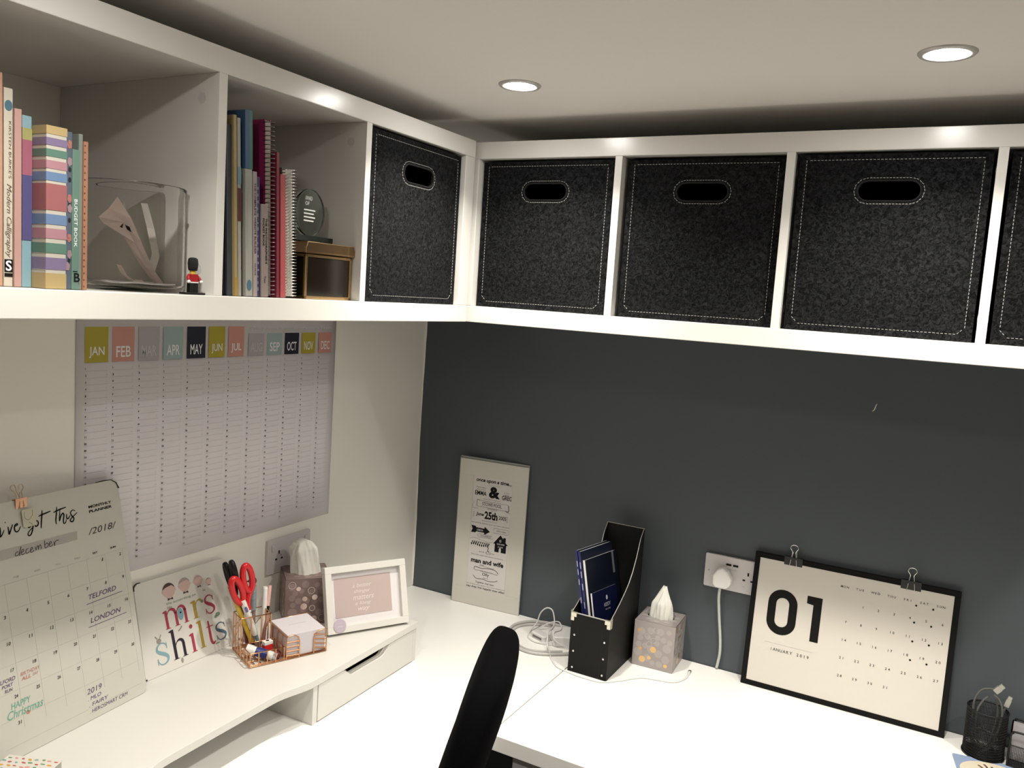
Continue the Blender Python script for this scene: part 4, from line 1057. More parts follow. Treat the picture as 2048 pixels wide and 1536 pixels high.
# ---------------------------------------------------------------- wedding print in its mount
t = thing('story_print', 'tall white mounted print of black hand lettering leaning on the dark wall', 'print', (.1655, -.0310, ZD+.0008), (-rad(1.0), 0, rad(4.5)))
PWd, PHt = .2165, .428
MNT = mat('cream_mount_card', (.58, .56, .50), .45)
m = MB(); a0, a1, c0, c1 = .0450, .1690, .0490, .3820
m.box(0, PWd, 0, .0022, 0, c0).box(0, PWd, 0, .0022, c1, PHt).box(0, a0, 0, .0022, c0, c1).box(a1, PWd, 0, .0022, c0, c1)
m.build('mount', MNT, t, .0004)
MB().box(.0005, PWd-.0005, .0023, .0040, .0005, PHt-.0005).build('backing_board', mat('grey_backing', (.20, .20, .19), .6), t)
MB().box(a0-.006, a1+.006, .00212, .00228, c0-.006, c1+.006).build('print_sheet', mat('print_paper', (.62, .59, .575), .6), t)
m = MB(); m.box(-.0012, 0, -.0004, .0042, -.0003, PHt+.004).box(PWd, PWd+.0012, -.0004, .0042, -.0003, PHt+.004).box(-.0012, PWd+.0012, .0036, .0042, PHt-.001, PHt+.0065)
m.build('cellophane_sleeve_edge', mat('cellophane', (.30, .32, .31), .15), t)
y = .0018
m = MB()
m.text('once upon a time...', .0540, .3640, .3770, y, x1=.1660, shear=.2, bold=.03)
m.text('EMMA', .0525, .3270, .3400, y, x1=.0890, bold=.02); m.text('&', .0965, .3235, .3570, y, x1=.1320, bold=.05); m.text('GREG', .1385, .3240, .3370, y, x1=.1695, bold=.02)
m.text('STOWE POOL', .0780, .2985, .3085, y, x1=.1395)
m.text('June', .0600, .2645, .2770, y, x1=.0850, bold=.03, shear=.2); m.text('25th', .0875, .2600, .2830, y, x1=.1290, bold=.04); m.text('2005', .1330, .2650, .2760, y, x1=.1565, bold=.01)
mA = MB(); mA.flat([(.0475, .2150), (.0520, .2255), (.0475, .2360), (.0620, .2345), (.0640, .2310), (.0900, .2310), (.0910, .2370), (.1080, .2245), (.0910, .2130), (.0900, .2190), (.0640, .2190), (.0620, .2155)], y)
m.text('man and wife', .0540, .1270, .1415, y, x1=.1580, bold=.035)
m.text('Olly', .0930, .0900, .1015, y, x1=.1150, bold=.01)
m.text('Together they have', .0730, .0665, .0735, y, x1=.1320, shear=.2)
m.text('may they live happily ever after', .0420, .0505, .0580, y, x1=.1680, shear=.2, bold=.01)
m.build('lettering', BLACK, t); m = MB()
m.flat([(.1210, .1935), (.1430, .2210), (.1520, .2105), (.1520, .2150), (.1600, .2150), (.1600, .2010), (.1680, .1935)], y)
m.flat([(.1265, .1700), (.1400, .1700), (.1400, .1790), (.1420, .1835), (.1455, .1835), (.1470, .1790), (.1470, .1700), (.1625, .1700), (.1625, .1960), (.1265, .1960)], y)
m.build('house_print', BLACK, t); mA.build('arrow_print', BLACK, t)
m = MB(); m.text('LONDON', .0660, .2220, .2275, y-.0003, x1=.0860); m.text('10', .1405, .2000, .2080, y-.0003, x1=.1460); m.text('OUR HOME', .1330, .1920, .1965, y-.0003, x1=.1570); m.text('IS OURS', .1370, .1840, .1880, y-.0003, x1=.1530)
m.build('reversed_lettering', PAPER, t)
m = MB(); w = .0007
m.text('There was a', .0550, .3485, .3525, y, x1=.0860); m.text('girl called', .0570, .3420, .3455, y, x1=.0850); m.text('& a boy', .1440, .3430, .3465, y, x1=.1600); m.text('called', .1440, .3375, .3410, y, x1=.1590)
m.text('once in a land far away', .0940, .3585, .3610, y, x1=.1290); m.text('they first met at', .0800, .3160, .3195, y, x1=.1330)
m.pen([(.0610, .2940), (.0610, .3120), (.0700, .3120)], .0016, y); m.pen([(.0700, .3120), (.1560, .3115)], w, y); m.pen([(.1560, .3115), (.1610, .3100)], .0010, y); m.pen([(.1610, .3100), (.1620, .2930), (.1520, .2925)], .0024, y); m.pen([(.1520, .2930), (.0610, .2940)], w, y)
m.pen([(.0500, .3060), (.0480, .2890), (.0650, .2880)], w, y); m.pen([(.1560, .2900), (.1700, .2880), (.1700, .3020)], w, y)
m.text('LICHFIELD', .0950, .2885, .2930, y, x1=.1260); m.text('on', .1080, .2840, .2865, y, x1=.1130)
m.text('they tied the knot', .0800, .2520, .2555, y, x1=.1270)
m.text('their journey together so far has been a wonderful', .0470, .2435, .2475, y, x1=.1690)
m.pen([(.1200, .2380), (.1200, .2240), (.1640, .2240), (.1700, .2310), (.1640, .2380), (.1200, .2380)], w, y, sub=1); m.text('HITCHIN', .1290, .2285, .2335, y, x1=.1580)
m.pen([(.0680, .2090), (.0740, .2140), (.1150, .2130), (.1200, .2050), (.0740, .2040), (.0680, .2090)], w, y, sub=1); m.text('LICHFIELD', .0790, .2065, .2115, y, x1=.1130)
m.pen([(.0460, .1960), (.0600, .2000), (.0850, .1960), (.1050, .1930), (.1200, .1960)], .0006, y)
m.text('and is now', .0780, .1600, .1635, y, x1=.1280); m.text('They first called themselves and became', .0530, .1490, .1530, y, x1=.1560); m.text('2008', .0820, .1195, .1245, y, x1=.0960)
m.pen([(.0960, .1200), (.1250, .1180), (.1280, .1220)], .0007, y)
m.pen([(.0660, .1060), (.0680, .1150), (.0900, .1130), (.1100, .1160), (.1330, .1150), (.1440, .1060)], .0018, y); m.pen([(.0680, .1055), (.0950, .1060), (.1200, .1045), (.1430, .1020)], .0009, y)
m.text('and welcomed', .0870, .1035, .1065, y, x1=.1250); m.text('2012', .0960, .0845, .0875, y, x1=.1130)
m.pen([(.0640, .0890), (.0740, .0810), (.0950, .0820), (.1150, .0790), (.1350, .0820), (.1430, .0870)], .0016, y)
m.text('lots of love and laughter and many adventures', .0420, .0605, .0640, y, x1=.1680)
for x, s in ((.0500, 1), (.1620, -1)):
    for k in range(3): m.pen([(x, .274-.006*k), (x+.004*s, .277-.006*k), (x+.002*s, .2715-.006*k)], .0006, y)
m.build('fine_lettering', mat('dark_grey_print_ink', (.10, .095, .09), .6), t)
m = MB()
for i in range(9):
    x = .0520+.0066*i; m.disc(x, .1815+.0015*math.sin(i), .0020, .0042, y, 10); m.disc(x+.003, .1880, .0016, .0034, y, 10)
m.pen([(.1020, .1800), (.1070, .1760), (.1050, .1690), (.1090, .1650)], .0018, y); m.pen([(.1010, .1650), (.1140, .1650), (.1140, .1580), (.1010, .1580), (.1010, .1650)], .0006, y, sub=1)
m.build('leaf_branch_print', BLACK, t)

# ---------------------------------------------------------------- black magazine file
t = thing('magazine_file', 'black card magazine file with metal corners and rivets', 'magazine file', (.644, -.2450, ZD+.0006))
FWd, FD, FZ, BZ = .102, .197, .149, .333
BKC = mat('black_textured_card', (.006, .006, .0055), .6, spec=.25, bump=.25, bscale=500)
SIDE = [(0, 0), (FD, 0), (FD, BZ), (FD-.006, BZ)] + [(q, z) for q, z in ((.172, .312), (.152, .268), (.132, .236), (.110, .212), (.085, .194), (.055, .176), (.028, .162), (0, FZ))]
th = .0026
for nm, x in (('side_panel', 0), ('side_panel', FWd-th)):
    m = MB(); m.prism(SIDE, 'x', x, x+th); m.build(nm, BKC, t)
MB().box(th, FWd-th, 0, th, 0, FZ).build('front_panel', BKC, t)
MB().box(th, FWd-th, FD-th, FD, 0, BZ).build('back_panel', BKC, t)
MB().box(th, FWd-th, th, FD-th, 0, th).build('base_panel', BKC, t)
m = MB()
for x in (.001, FWd-.001): m.tube([(x, q, z+.0004) for q, z in SIDE[3:]], .0011, 6)
m.tube([(0, FD-.001, BZ+.0004), (FWd, FD-.001, BZ+.0004)], .0012, 6); m.tube([(0, 0, FZ+.0004), (FWd, 0, FZ+.0004)], .0016, 6)
m.build('edge_binding', mat('grey_card_edge', (.42, .41, .38), .4, .3), t)
for x in (0, 1):
    X0, X1 = (-.0010, .014) if x == 0 else (FWd-.014, FWd+.0010)
    m = MB(); m.box(X0, X1, -.0012, 0, FZ-.010, FZ+.0022)
    if x == 0: m.box(X0, X0+.009, -.0012, 0, FZ-.020, FZ-.010)
    else: m.box(X1-.009, X1, -.0012, 0, FZ-.020, FZ-.010)
    if x: m.box(X1-.001, X1, -.0012, .012, FZ-.020, FZ+.006)
    else: m.box(X0, X0+.001, -.0012, .012, FZ-.020, FZ+.006)
    m.box(X0, X1, -.0012, .003, FZ+.0012, FZ+.0022)
    m.build('metal_corner', mat('pale_brass_corner', (.72, .69, .58), .3, .9), t, .0004)
for x in (.0115, .0905):
    for z in (.0115, .053, .094):
        m = MB(); m.ball((x, -.0004, z), .0028, 8, (1, .5, 1)); m.build('rivet', CHROME, t)
m = MB()
for x in (.019, .083): m.box(x-.0003, x+.0003, -.0003, 0, .002, FZ-.024)
m.build('fold_crease', mat('black_crease', (.006, .006, .006), .7), t)
# booklets inside, leaning to the left
NAVY = mat('navy_gloss_cover', (.006, .008, .020), .3); BLUS = mat('royal_blue_spine', (.018, .022, .11), .3)
def booklet(label, xb, yb, d, h, w, lean, cover, spine, tag_=True, curve=False):
    t = thing('magazine', label, 'magazine', (xb, yb, ZD+.0048+w*math.sin(lean)), (0, -lean, -rad(11)), 'booklets in the black magazine file')
    m = MB(); m.box(0, .0006, 0, d, 0, h).box(w-.0006, w, 0, d, 0, h); m.build('cover', cover, t)
    MB().box(.0007, w-.0007, .0008, d-.001, .001, h-.001).build('pages', PAPER, t)
    MB().box(0, w, -.0004, .0007, 0, h).build('spine', spine, t)
    return t
t1 = booklet('navy magazine with printed blue spine, leftmost in the black file', .6870, -.2200, .140, .292, .0060, rad(12.6), NAVY, BLUS)
for z in (.270, .250, .225, .18, .14): MB().box(.0018, .0040, -.0008, -.0004, z-.018, z-.004).build('spine_lettering', mat('pale_lilac_print', (.40, .40, .58), .5), t1)
t2 = booklet('navy magazine with printed blue spine, second from the left in the black file', .6945, -.2195, .140, .290, .0070, rad(12.6), NAVY, BLUS)
for z in (.268, .245, .215, .17, .13): MB().box(.0020, .0045, -.0008, -.0004, z-.020, z-.004).build('spine_lettering', mat('pale_lilac_print', (.40, .40, .58), .5), t2)
t3 = booklet('large dark navy magazine with pale page edge, right of the blue-spined pair', .7035, -.2170, .140, .270, .0060, rad(12.4), mat('dark_navy_cover', (.004, .006, .012), .3), PAPER)
m = MB(); m.box(.0061, .0065, .118, .126, .215, .270); m.build('cover_mark', mat('faint_grey_print', (.10, .10, .11), .5), t3)
t4 = booklet('shorter navy booklet with small silver crest in front of the others', .7125, -.2140, .110, .190, .0040, rad(12.0), mat('midnight_blue_cover', (.005, .007, .030), .3), PAPER)
m = MB(); m.M = Matrix.Translation((.0044, 0, 0)) @ Matrix.Rotation(PI/2, 4, 'Z')
m.disc(.062, .167, .004, .006, 0, 12); m.text('KIDDY', .048, .146, .155, 0, x1=.076); m.text('lets play', .052, .136, .141, 0, x1=.074)
m.build('crest_and_lettering', mat('silver_print', (.42, .42, .50), .5), t4)

# ---------------------------------------------------------------- framed January calendar
LC = rad(5.9)
CO = Vector((1.0205, -.0465, ZD+.0008))
t = thing('framed_calendar', 'black framed January 2019 calendar leaning on the dark wall', 'calendar', CO, (-LC, 0, 0))
CWd, CHt, bd = .4465, .3255, .0125
m = MB(); m.box(0, CWd, 0, .010, 0, bd).box(0, CWd, 0, .010, CHt-bd, CHt).box(0, bd, 0, .010, bd, CHt-bd).box(CWd-bd, CWd, 0, .010, bd, CHt-bd)
m.build('frame_border', mat('matt_black_frame', (.003, .003, .003), .6, spec=.2), t, .0006)
MB().box(bd-.001, CWd-bd+.001, .0010, .0030, bd-.001, CHt-bd+.001).build('calendar_sheet', mat('calendar_paper', (.62, .585, .53), .5), t)
MB().box(.004, CWd-.004, .0040, .0080, .004, CHt-.004).build('back_board', BLACK, t)
Y = .0006
m = MB()
# numeral 0: rounded ring, numeral 1
o = []; i_ = []
def rr(x0, x1, z0, z1, r, n=8):
    p = []
    for cx, cz, st in ((x1-r, z0+r, -90), (x1-r, z1-r, 0), (x0+r, z1-r, 90), (x0+r, z0+r, 180)):
        for k in range(n+1): a = rad(st+90*k/n); p.append((cx+r*math.cos(a), cz+r*math.sin(a)))
    return p
o = rr(.0430, .1110, .1370, .2460, .0335); i_ = rr(.0620, .0920, .1560, .2265, .0148); n = len(o)
m.add([(a, Y, b) for a, b in o]+[(a, Y, b) for a, b in i_], [(k, (k+1) % n, (k+1) % n+n, k+n) for k in range(n)])
m.flat([(.1460, .1390), (.1650, .1390), (.1650, .2450), (.1310, .2450), (.1310, .2270), (.1460, .2250)], Y)
m.build('large_numeral', BLACK, t)
m = MB(); m.box(.045, .157, Y-.0001, Y+.0002, .1140, .1144); m.build('thin_rule', FAINT, t)
m = MB(); 
def spaced(m, s, x0, x1, z0, z1, y, bold=0):
    n = len(s)
    for k, ch in enumerate(s):
        if ch != ' ': m.text(ch, x0+(x1-x0)*(k+.5)/n, z0, z1, y, align='c', bold=bold)
spaced(m, 'JANUARY 2019', .0580, .1510, .0965, .1035, Y, .01)
m.build('month_lettering', mat('charcoal_print', (.05, .045, .04), .6), t)
m = MB()
for k, s in enumerate(('MON', 'TUE', 'WED', 'THU', 'FRI', 'SAT', 'SUN')): spaced(m, s, .2000+.0333*k, .2195+.0333*k, .2815, .2865, Y, .01)
m.build('weekday_lettering', mat('charcoal_print', (.05, .045, .04), .6), t)
m = MB()
for d_ in range(1, 32):
    wd = (d_) % 7; row = (d_)//7
    x = .2205+.0328*wd; z = .2455-.0420*row
    s = str(d_); spaced(m, s, x-.0033*len(s), x+.0033*len(s), z-.0028, z+.0028, Y, .01)
m.build('day_numbers', mat('charcoal_print', (.05, .045, .04), .6), t)
m = MB()
for x, z in ((.361, .2755), (.3955, .2745), (.361, .2370), (.3955, .2360), (.362, .1945), (.3955, .1940), (.362, .1520), (.3955, .1510)): m.disc(x, z, .0022, .0022, Y-.0002, 12)
m.build('round_stickers', BLACK, t)
def calp(u): return CO + Matrix.Rotation(-LC, 3, 'X') @ Vector((u, .0045, CHt+.0006))
for u, lb in ((.0895, 'black foldback clip with silver wire on the calendar, at the end near the socket'), (.3460, 'black foldback clip with silver wire on the calendar, above the weekend columns')):
    clip(lb, calp(u), (-LC, 0, 0), mat('black_clip_metal', (.012, .012, .012), .3), CHROME, w=.042)

# ---------------------------------------------------------------- cables, laptop charger
CG = mat('grey_white_cable', (.47, .46, .44), .4); CW_ = mat('white_cable', (.70, .69, .68), .35)
z = ZD
t = thing('extension_cable', 'thick pale grey cable coiled flat behind the charger', 'cable', (.49, -.10, z))
m = MB(); m.M = Matrix.Translation((-.49, .10, -z))
m.tube([(.640, -.030, z+.0045), (.590, -.017, z+.0045), (.535, -.014, z+.0045), (.480, -.016, z+.0045), (.435, -.035, z+.0045), (.412, -.070, z+.0045), (.410, -.110, z+.0045), (.430, -.160, z+.0045), (.470, -.203, z+.0045), (.515, -.218, z+.0045), (.555, -.208, z+.0045), (.600, -.175, z+.0045), (.638, -.135, z+.0045)], .0040, 10, sub=6)
m.build('outer_loop', CG, t)
m = MB(); m.M = Matrix.Translation((-.49, .10, -z))
m.tube([(.638, -.060, z+.0035), (.600, -.036, z+.0115), (.555, -.033, z+.0125), (.500, -.030, z+.0035), (.455, -.046, z+.0030), (.424, -.080, z+.0030), (.424, -.125, z+.0030), (.455, -.175, z+.0030), (.505, -.203, z+.0030), (.550, -.190, z+.0032), (.590, -.160, z+.0035)], .0028, 10, sub=6)
m.build('inner_loop', CG, t)
t = thing('laptop_charger', 'white rectangular laptop charger block among the cables', 'charger', (.566, -.096, z+.0006), (0, 0, rad(32)))
m = MB(); m.rbox(-.036, .036, -.036, .036, 0, .027, .010, 'z'); m.build('charger_block', mat('gloss_white_plastic', (.72, .71, .70), .25), t, .003, seg=3)
t = thing('plug_adapter', 'small white folded plug head beside the charger block', 'adapter', (.5060, -.118, z+.0006), (0, 0, rad(-20)))
m = MB(); m.rbox(-.026, .026, -.013, .013, 0, .016, .006, 'z'); m.build('adapter_body', PLASW, t, .002)
m = MB(); m.box(-.018, .016, -.0135, -.0125, .004, .010); m.build('slot', mat('shadow_grey_plastic', (.16, .15, .14), .5), t)
t = thing('charging_cable', 'thin white charging cable arching up and running past the black file', 'cable', (.53, -.10, z))
m = MB(); m.M = Matrix.Translation((-.53, .10, -z))
m.tube([(.560, -.136, z+.013), (.515, -.150, z+.0035), (.478, -.135, z+.0025), (.462, -.095, z+.004), (.466, -.066, z+.018), (.472, -.060, z+.044), (.484, -.060, z+.060), (.497, -.060, z+.066), (.510, -.061, z+.060), (.520, -.068, z+.036), (.530, -.100, z+.0315), (.533, -.130, z+.030), (.548, -.165, z+.014), (.566, -.185, z+.0025), (.575, -.200, z+.0022), (.5850, -.215, z+.0022), (.6150, -.246, z+.0022), (.6500, -.2560, z+.0022), (.6900, -.2620, z+.0022), (.7400, -.2560, z+.0022), (.7750, -.2200, z+.0022), (.8100, -.1760, z+.0022), (.8450, -.1640, z+.0022), (.8850, -.1500, z+.0022), (.9020, -.1150, z+.0022), (.9020, -.0850, z+.0022)], .0019, 8, sub=6)
m.build('cable', CW_, t)
m = MB(); m.M = Matrix.Translation((-.53, .10, -z)); m.cyl((.9020, -.0880, z+.0030), (.9000, -.0740, z+.0032), .0032, 12); m.build('connector', CW_, t)
m = MB(); m.M = Matrix.Translation((-.53, .10, -z)); m.box(.8965, .9035, -.0740, -.0660, z+.0016, z+.0052); m.build('metal_tip', mat('dull_steel', (.35, .34, .32), .35, .9), t)
t = thing('usb_cable', 'thin white cable looped tightly around the charger block', 'cable', (.53, -.10, z))
m = MB(); m.M = Matrix.Translation((-.53, .10, -z))
m.tube([(.470, -.105, z+.0025), (.475, -.070, z+.0060), (.500, -.050, z+.0220), (.525, -.052, z+.0310), (.545, -.075, z+.0300), (.552, -.098, z+.0300), (.545, -.120, z+.0300), (.560, -.145, z+.0200), (.590, -.135, z+.0060), (.612, -.100, z+.0030), (.618, -.075, z+.0030)], .0018, 8, sub=6)
m.build('cable', CW_, t)

# ---------------------------------------------------------------- black mesh pen cup with cables
cx, cy, R0 = 1.5410, -.0680, .0385
t = thing('mesh_pen_cup', 'round black wire mesh cup holding looped cables', 'pen cup', (cx, cy, ZD+.0005))
m = MB(); n, k = 84, 32; v = []
for j in range(k+1):
    for i in range(n): a = 2*PI*(i+.5*(j % 2))/n; v.append((R0*math.cos(a), R0*math.sin(a), .002+.098*j/k))
m.add(v, [(j*n+i, j*n+(i+1) % n, (j+1)*n+(i+1) % n, (j+1)*n+i) for j in range(k) for i in range(n)])
MBLK = mat('black_mesh_metal', (.005, .005, .005), .45, .2)
o = m.build('mesh_wall', MBLK, t); w = o.modifiers.new('wire', 'WIREFRAME'); w.thickness = .0013; w.use_even_offset = False
m = MB(); m.tube([(R0*math.cos(2*PI*i/48), R0*math.sin(2*PI*i/48), .101) for i in range(48)], .0018, 8, closed=True); m.build('rim', MBLK, t)
m = MB(); m.cyl((0, 0, 0), (0, 0, .003), R0+.0025, 48); m.build('base', MBLK, t)
BRC = mat('braided_grey_cable', (.085, .085, .078), .6, bump=.8, bscale=1200)
def looped(label, P, r=.0021, mt=BRC):
    t = thing('braided_cable', label, 'cable', (cx, cy, ZD+.005), group='cables standing in the mesh cup')
    m = MB(); m.tube([(a, b, c-.005) for a, b, c in P], r, 8, sub=6); m.build('cord', mt, t); return t
t = looped('grey braided cable making the tallest loop out of the mesh cup', [(-.006, .010, .012), (-.022, -.002, .030), (-.027, -.006, .085), (-.027, -.004, .115), (-.018, -.002, .138), (-.002, .0, .146), (.010, .001, .145)])
m = MB(); m.M = Matrix.Translation((.0145, .001, .1425)) @ Matrix.Rotation(rad(-50), 4, 'Y') @ Matrix.Rotation(0, 4, 'Z')
m.rbox(-.005, .005, -.003, .003, -.006, .008, .0015); m.rbox(-.0060, .0060, -.0022, .0022, .008, .0150, .001)
c2 = MB(); c2.M = Matrix.Translation((.0125, .001, .1420)) @ Matrix.Rotation(rad(38), 4, 'Y')
c2.rbox(-.0058, .0058, -.0033, .0033, -.007, .007, .0015); c2.rbox(-.0050, .0050, -.0024, .0024, .007, .0150, .0008)
c2.build('usb_plug', mat('silver_plug', (.34, .33, .29), .3, .5), t)
looped('grey braided cable forming the inner left loop in the mesh cup', [(.004, -.008, .012), (-.016, -.014, .040), (-.021, -.014, .090), (-.013, -.010, .118), (-.004, -.006, .130)])
looped('grey braided cable forming the right-hand arch in the mesh cup', [(-.004, -.012, .010), (.014, -.014, .030), (.024, -.012, .080), (.0245, -.010, .110), (.018, -.008, .128), (.010, -.007, .135), (.006, -.007, .137)])
looped('thin dark cable down the right inside of the mesh cup', [(.004, .006, .012), (.012, .004, .040), (.018, .002, .090), (.015, .0, .115), (.010, .0, .128)], .0018)
t = looped('grey cable with an upright plug leaning out of the right of the mesh cup', [(.006, .012, .012), (.022, .010, .050), (.028, .010, .095), (.0310, .010, .108)])
c2 = MB(); c2.M = Matrix.Translation((.0335, .0100, .1140)) @ Matrix.Rotation(rad(14), 4, 'Y')
c2.rbox(-.0048, .0048, -.0030, .0030, -.007, .010, .0014); c2.rbox(-.0040, .0040, -.0022, .0022, .010, .0170, .0008)
c2.build('usb_plug', mat('silver_plug', (.34, .33, .29), .3, .5), t)
looped('thin dark cable coiled low inside the mesh cup', [(.024*math.cos(a), .024*math.sin(a), .012+.004*a) for a in [k*.6 for k in range(16)]], .0018)

# mesh note holder at the right edge
t = thing('mesh_note_holder', 'black mesh note holder with grey paper beside the mesh cup, at the right edge', 'note holder', (1.5850, -.0950, ZD+.0006), (0, 0, rad(-6)))
m = MB(); P = [(0, 0, .003), (0, 0, .066), (.004, 0, .074), (.012, 0, .078), (.088, 0, .078), (.096, 0, .074), (.100, 0, .066), (.100, 0, .003)]
m.tube(P, .0022, 8, sub=3); m.build('front_rail', MBLK, t)
m = MB(); m.tube([(a, .070, c) for a, b, c in P], .0022, 8, sub=3); m.build('back_rail', MBLK, t)
m = MB(); m.box(-.002, .102, -.002, .072, 0, .003); m.build('base', MBLK, t, .0008)
def meshpanel(ax, x0, x1, y, z0, z1, st=.003):
    m = MB(); nx = int((x1-x0)/st); nz = int((z1-z0)/st); v = []
    for j in range(nz+1):
        for i in range(nx+1):
            a = x0+(x1-x0)*i/nx; c = z0+(z1-z0)*j/nz; v.append((a, y, c) if ax == 'y' else (y, a, c))
    m.add(v, [(j*(nx+1)+i, j*(nx+1)+i+1, (j+1)*(nx+1)+i+1, (j+1)*(nx+1)+i) for j in range(nz) for i in range(nx)])
    o = m.build('mesh_panel', MBLK, t); w = o.modifiers.new('wire', 'WIREFRAME'); w.thickness = .0010; w.use_even_offset = False
meshpanel('y', .002, .098, .001, .003, .048); meshpanel('x', .002, .068, .001, .003, .048)
m = MB(); m.tube([(0, 0, .048), (.10, 0, .048)], .0012, 6); m.build('cross_rail', MBLK, t)
t = thing('note_paper_block', 'grey note papers standing in the mesh holder', 'notepad', (1.5900, -.0620, ZD+.0042), (rad(-5), 0, rad(-6)))
MB().box(0, .09, 0, .022, 0, .074).build('paper_stack', mat('mid_grey_paper', (.33, .31, .32), .6), t, .0004)

# bordered card on the desk
t = thing('greeting_card', 'blue bordered cream card with a brown antler drawing, at the lower right corner', 'card', (1.4840, -.1080, ZD+.0006), (0, 0, rad(9)))
MB().rbox(0, .150, -.105, 0, 0, .0020, .004, 'z').build('card', mat('blue_grey_card', (.24, .31, .46), .5), t)
def zdisc(m, x, y, rx, ry, z, n=40): m.add([(x+rx*math.cos(2*PI*i/n), y+ry*math.sin(2*PI*i/n), z) for i in range(n)], [tuple(range(n))])
m = MB(); zdisc(m, .068, -.058, .062, .048, .0022); m.build('cream_oval', mat('cream_print', (.62, .56, .44), .5), t)
m = MB(); m.M = Matrix.Translation((0, 0, .0025)) @ Matrix.Rotation(-PI/2, 4, 'X')
for P in ([(.060, -.055), (.052, -.040), (.046, -.030)], [(.055, -.045), (.046, -.042)], [(.058, -.050), (.060, -.034), (.058, -.024)], [(.062, -.052), (.068, -.038), (.070, -.028)], [(.064, -.045), (.074, -.042)], [(.050, -.036), (.042, -.032)]):
    m.pen([(a, b+.0) for a, b in P], .0045, 0)
mm = MB()
for P in ([(.060, -.060), (.052, -.042), (.044, -.030)], [(.055, -.048), (.044, -.044)], [(.058, -.052), (.060, -.034), (.056, -.022)], [(.062, -.056), (.069, -.038), (.070, -.026)], [(.064, -.048), (.076, -.042)]):
    Q = catmull([(a, b, 0) for a, b in P], 5) if len(P) > 2 else [Vector((a, b, 0)) for a, b in P]
    for a, b in zip(Q[:-1], Q[1:]):
        d = (b-a).normalized(); nn = Vector((-d.y, d.x, 0))*.0022
        mm.add([tuple(Vector((p.x, p.y, .0026))) for p in (a-nn, b-nn, b+nn, a+nn)], [(0, 1, 2, 3)])
mm.build('antler_drawing', mat('brown_print', (.14, .075, .04), .6), t)

# confetti notebook, lower left
TR = Vector((.2200, -1.2760, 0)); ang = math.atan2(-.036, -.080)
t = thing('notebook', 'white notebook with multicoloured confetti cover, at the lower left corner', 'notebook', (TR.x, TR.y, ZT+.0006), (0, 0, ang))
NW, NL = .0880, .150
MB().box(0, NW, 0, NL, 0, .0190).build('page_block', PAGES, t)
MB().box(-.001, NW+.001, -.001, NL+.001, .0190, .0205).build('cover', mat('white_confetti_cover', (.66, .63, .57), .4), t, .0005)
random.seed(21); cols = [('red_confetti', '#b4564e'), ('green_confetti', '#5e8f68'), ('amber_confetti', '#d09a44'), ('pink_confetti', '#cf8d90'), ('teal_confetti', '#74a39a')]
pos = [(i, j) for i in range(8) for j in range(14)]
for ci, (nm, hx_) in enumerate(cols):
    m = MB()
    for i, j in pos:
        if (i*3+j*2+(i*j) % 3) % 5 != ci: continue
        x = .006+i*.0107+(j % 2)*.004+random.uniform(-.0015, .0015); y = .006+j*.0105+random.uniform(-.0015, .0015); a = rad(random.uniform(-35, 10)) - ang*0
        rx, ry = random.uniform(.0026, .0045), random.uniform(.0014, .0022)
        m.add([(x+rx*math.cos(b)*math.cos(a)-ry*math.sin(b)*math.sin(a), y+rx*math.cos(b)*math.sin(a)+ry*math.sin(b)*math.cos(a), .0207) for b in [2*PI*k/10 for k in range(10)]], [tuple(range(10))])
    m.build('confetti_print', mat(nm, hx_, .5), t)

# ---------------------------------------------------------------- office chair
CB = Vector((.796, -1.018, 0)); fdir = rad(180+22.5)      # direction the chair faces
t = thing('office_chair', 'black fabric office chair seen edge-on, pulled up to the desk corner', 'chair', (CB.x, CB.y, 0), (0, 0, fdir))
FAB = mat('black_chair_fabric', (.0022, .0022, .0026), .95, spec=.04, bump=.6, bscale=1400)
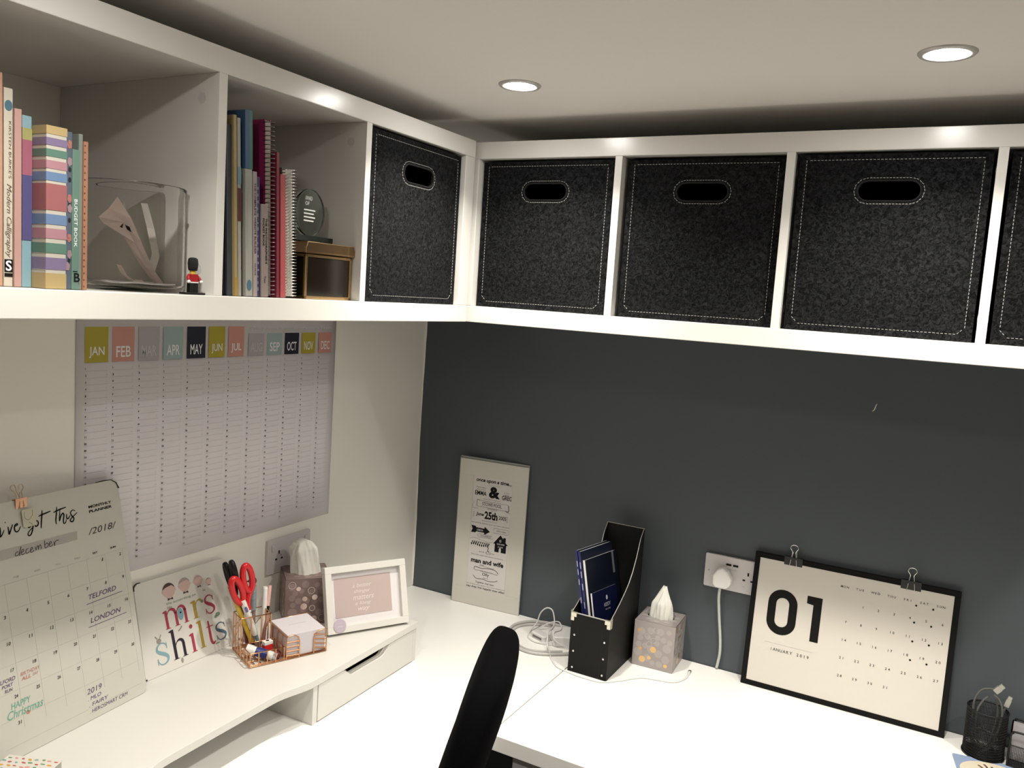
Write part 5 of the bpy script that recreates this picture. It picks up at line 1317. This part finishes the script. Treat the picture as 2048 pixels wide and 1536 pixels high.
# local +x = facing direction; backrest around x=0 leaning back towards -x
REC = rad(15.5)
def superell(m, c, a, b, h, e1=.55, e2=.6, n=48, k=28, bend=0.0, lean=0.0, taper=0.0):
    v = []
    def sp(x, p): return math.copysign(abs(x)**p, x)
    for j in range(k+1):
        ph = -PI/2+PI*j/k
        for i in range(n):
            th = 2*PI*i/n
            x = a*sp(math.cos(ph), e1)*sp(math.cos(th), e2); y = b*sp(math.cos(ph), e1)*sp(math.sin(th), e2); z = h*sp(math.sin(ph), e1)
            y *= 1-taper*(z/h*.5+.5)
            x *= 1+.32*z/h
            x += bend*(y/b)**2
            x -= .0*z
            x2 = x*math.cos(lean) - z*math.sin(lean); z2 = z*math.cos(lean) + x*math.sin(lean)
            v.append((c[0]+x2, c[1]+y, c[2]+z2))
    m.add(v, [(j*n+i, j*n+(i+1) % n, (j+1)*n+(i+1) % n, (j+1)*n+i) for j in range(k) for i in range(n)], True)
m = MB(); superell(m, (.010, 0, .841), .028, .190, .290, .50, .60, bend=.012, lean=REC, taper=.12); m.build('backrest', FAB, t)
m = MB(); superell(m, (.270, 0, .475), .235, .240, .038, .5, .55); m.build('seat', FAB, t)
m = MB(); m.tube([(-.075+.035, 0, .70), (-.030, 0, .60), (-.010, 0, .50), (.05, 0, .425), (.25, 0, .420)], .022, 10, sub=5); m.build('back_support', BLACKP, t)
m = MB(); m.cyl((.25, 0, .10), (.25, 0, .26), .028, 20); m.cyl((.25, 0, .26), (.25, 0, .44), .016, 20); m.build('gas_column', BLACKP, t)
for i in range(5):
    a = 2*PI*i/5+.3; ex, ey = .25+.27*math.cos(a), .27*math.sin(a)
    m = MB(); m.tube([(.25, 0, .115), (.25+.14*math.cos(a), .14*math.sin(a), .105), (ex, ey, .078)], [.024, .019, .013], 10); lg = m.build('leg', BLACKP, t)
    m = MB(); m.cyl((ex-.011*math.sin(a), ey+.011*math.cos(a), .030), (ex+.011*math.sin(a), ey-.011*math.cos(a), .030), .029, 20); m.cyl((ex, ey, .03), (ex, ey, .08), .006, 8); m.build('castor', BLACKP, lg)
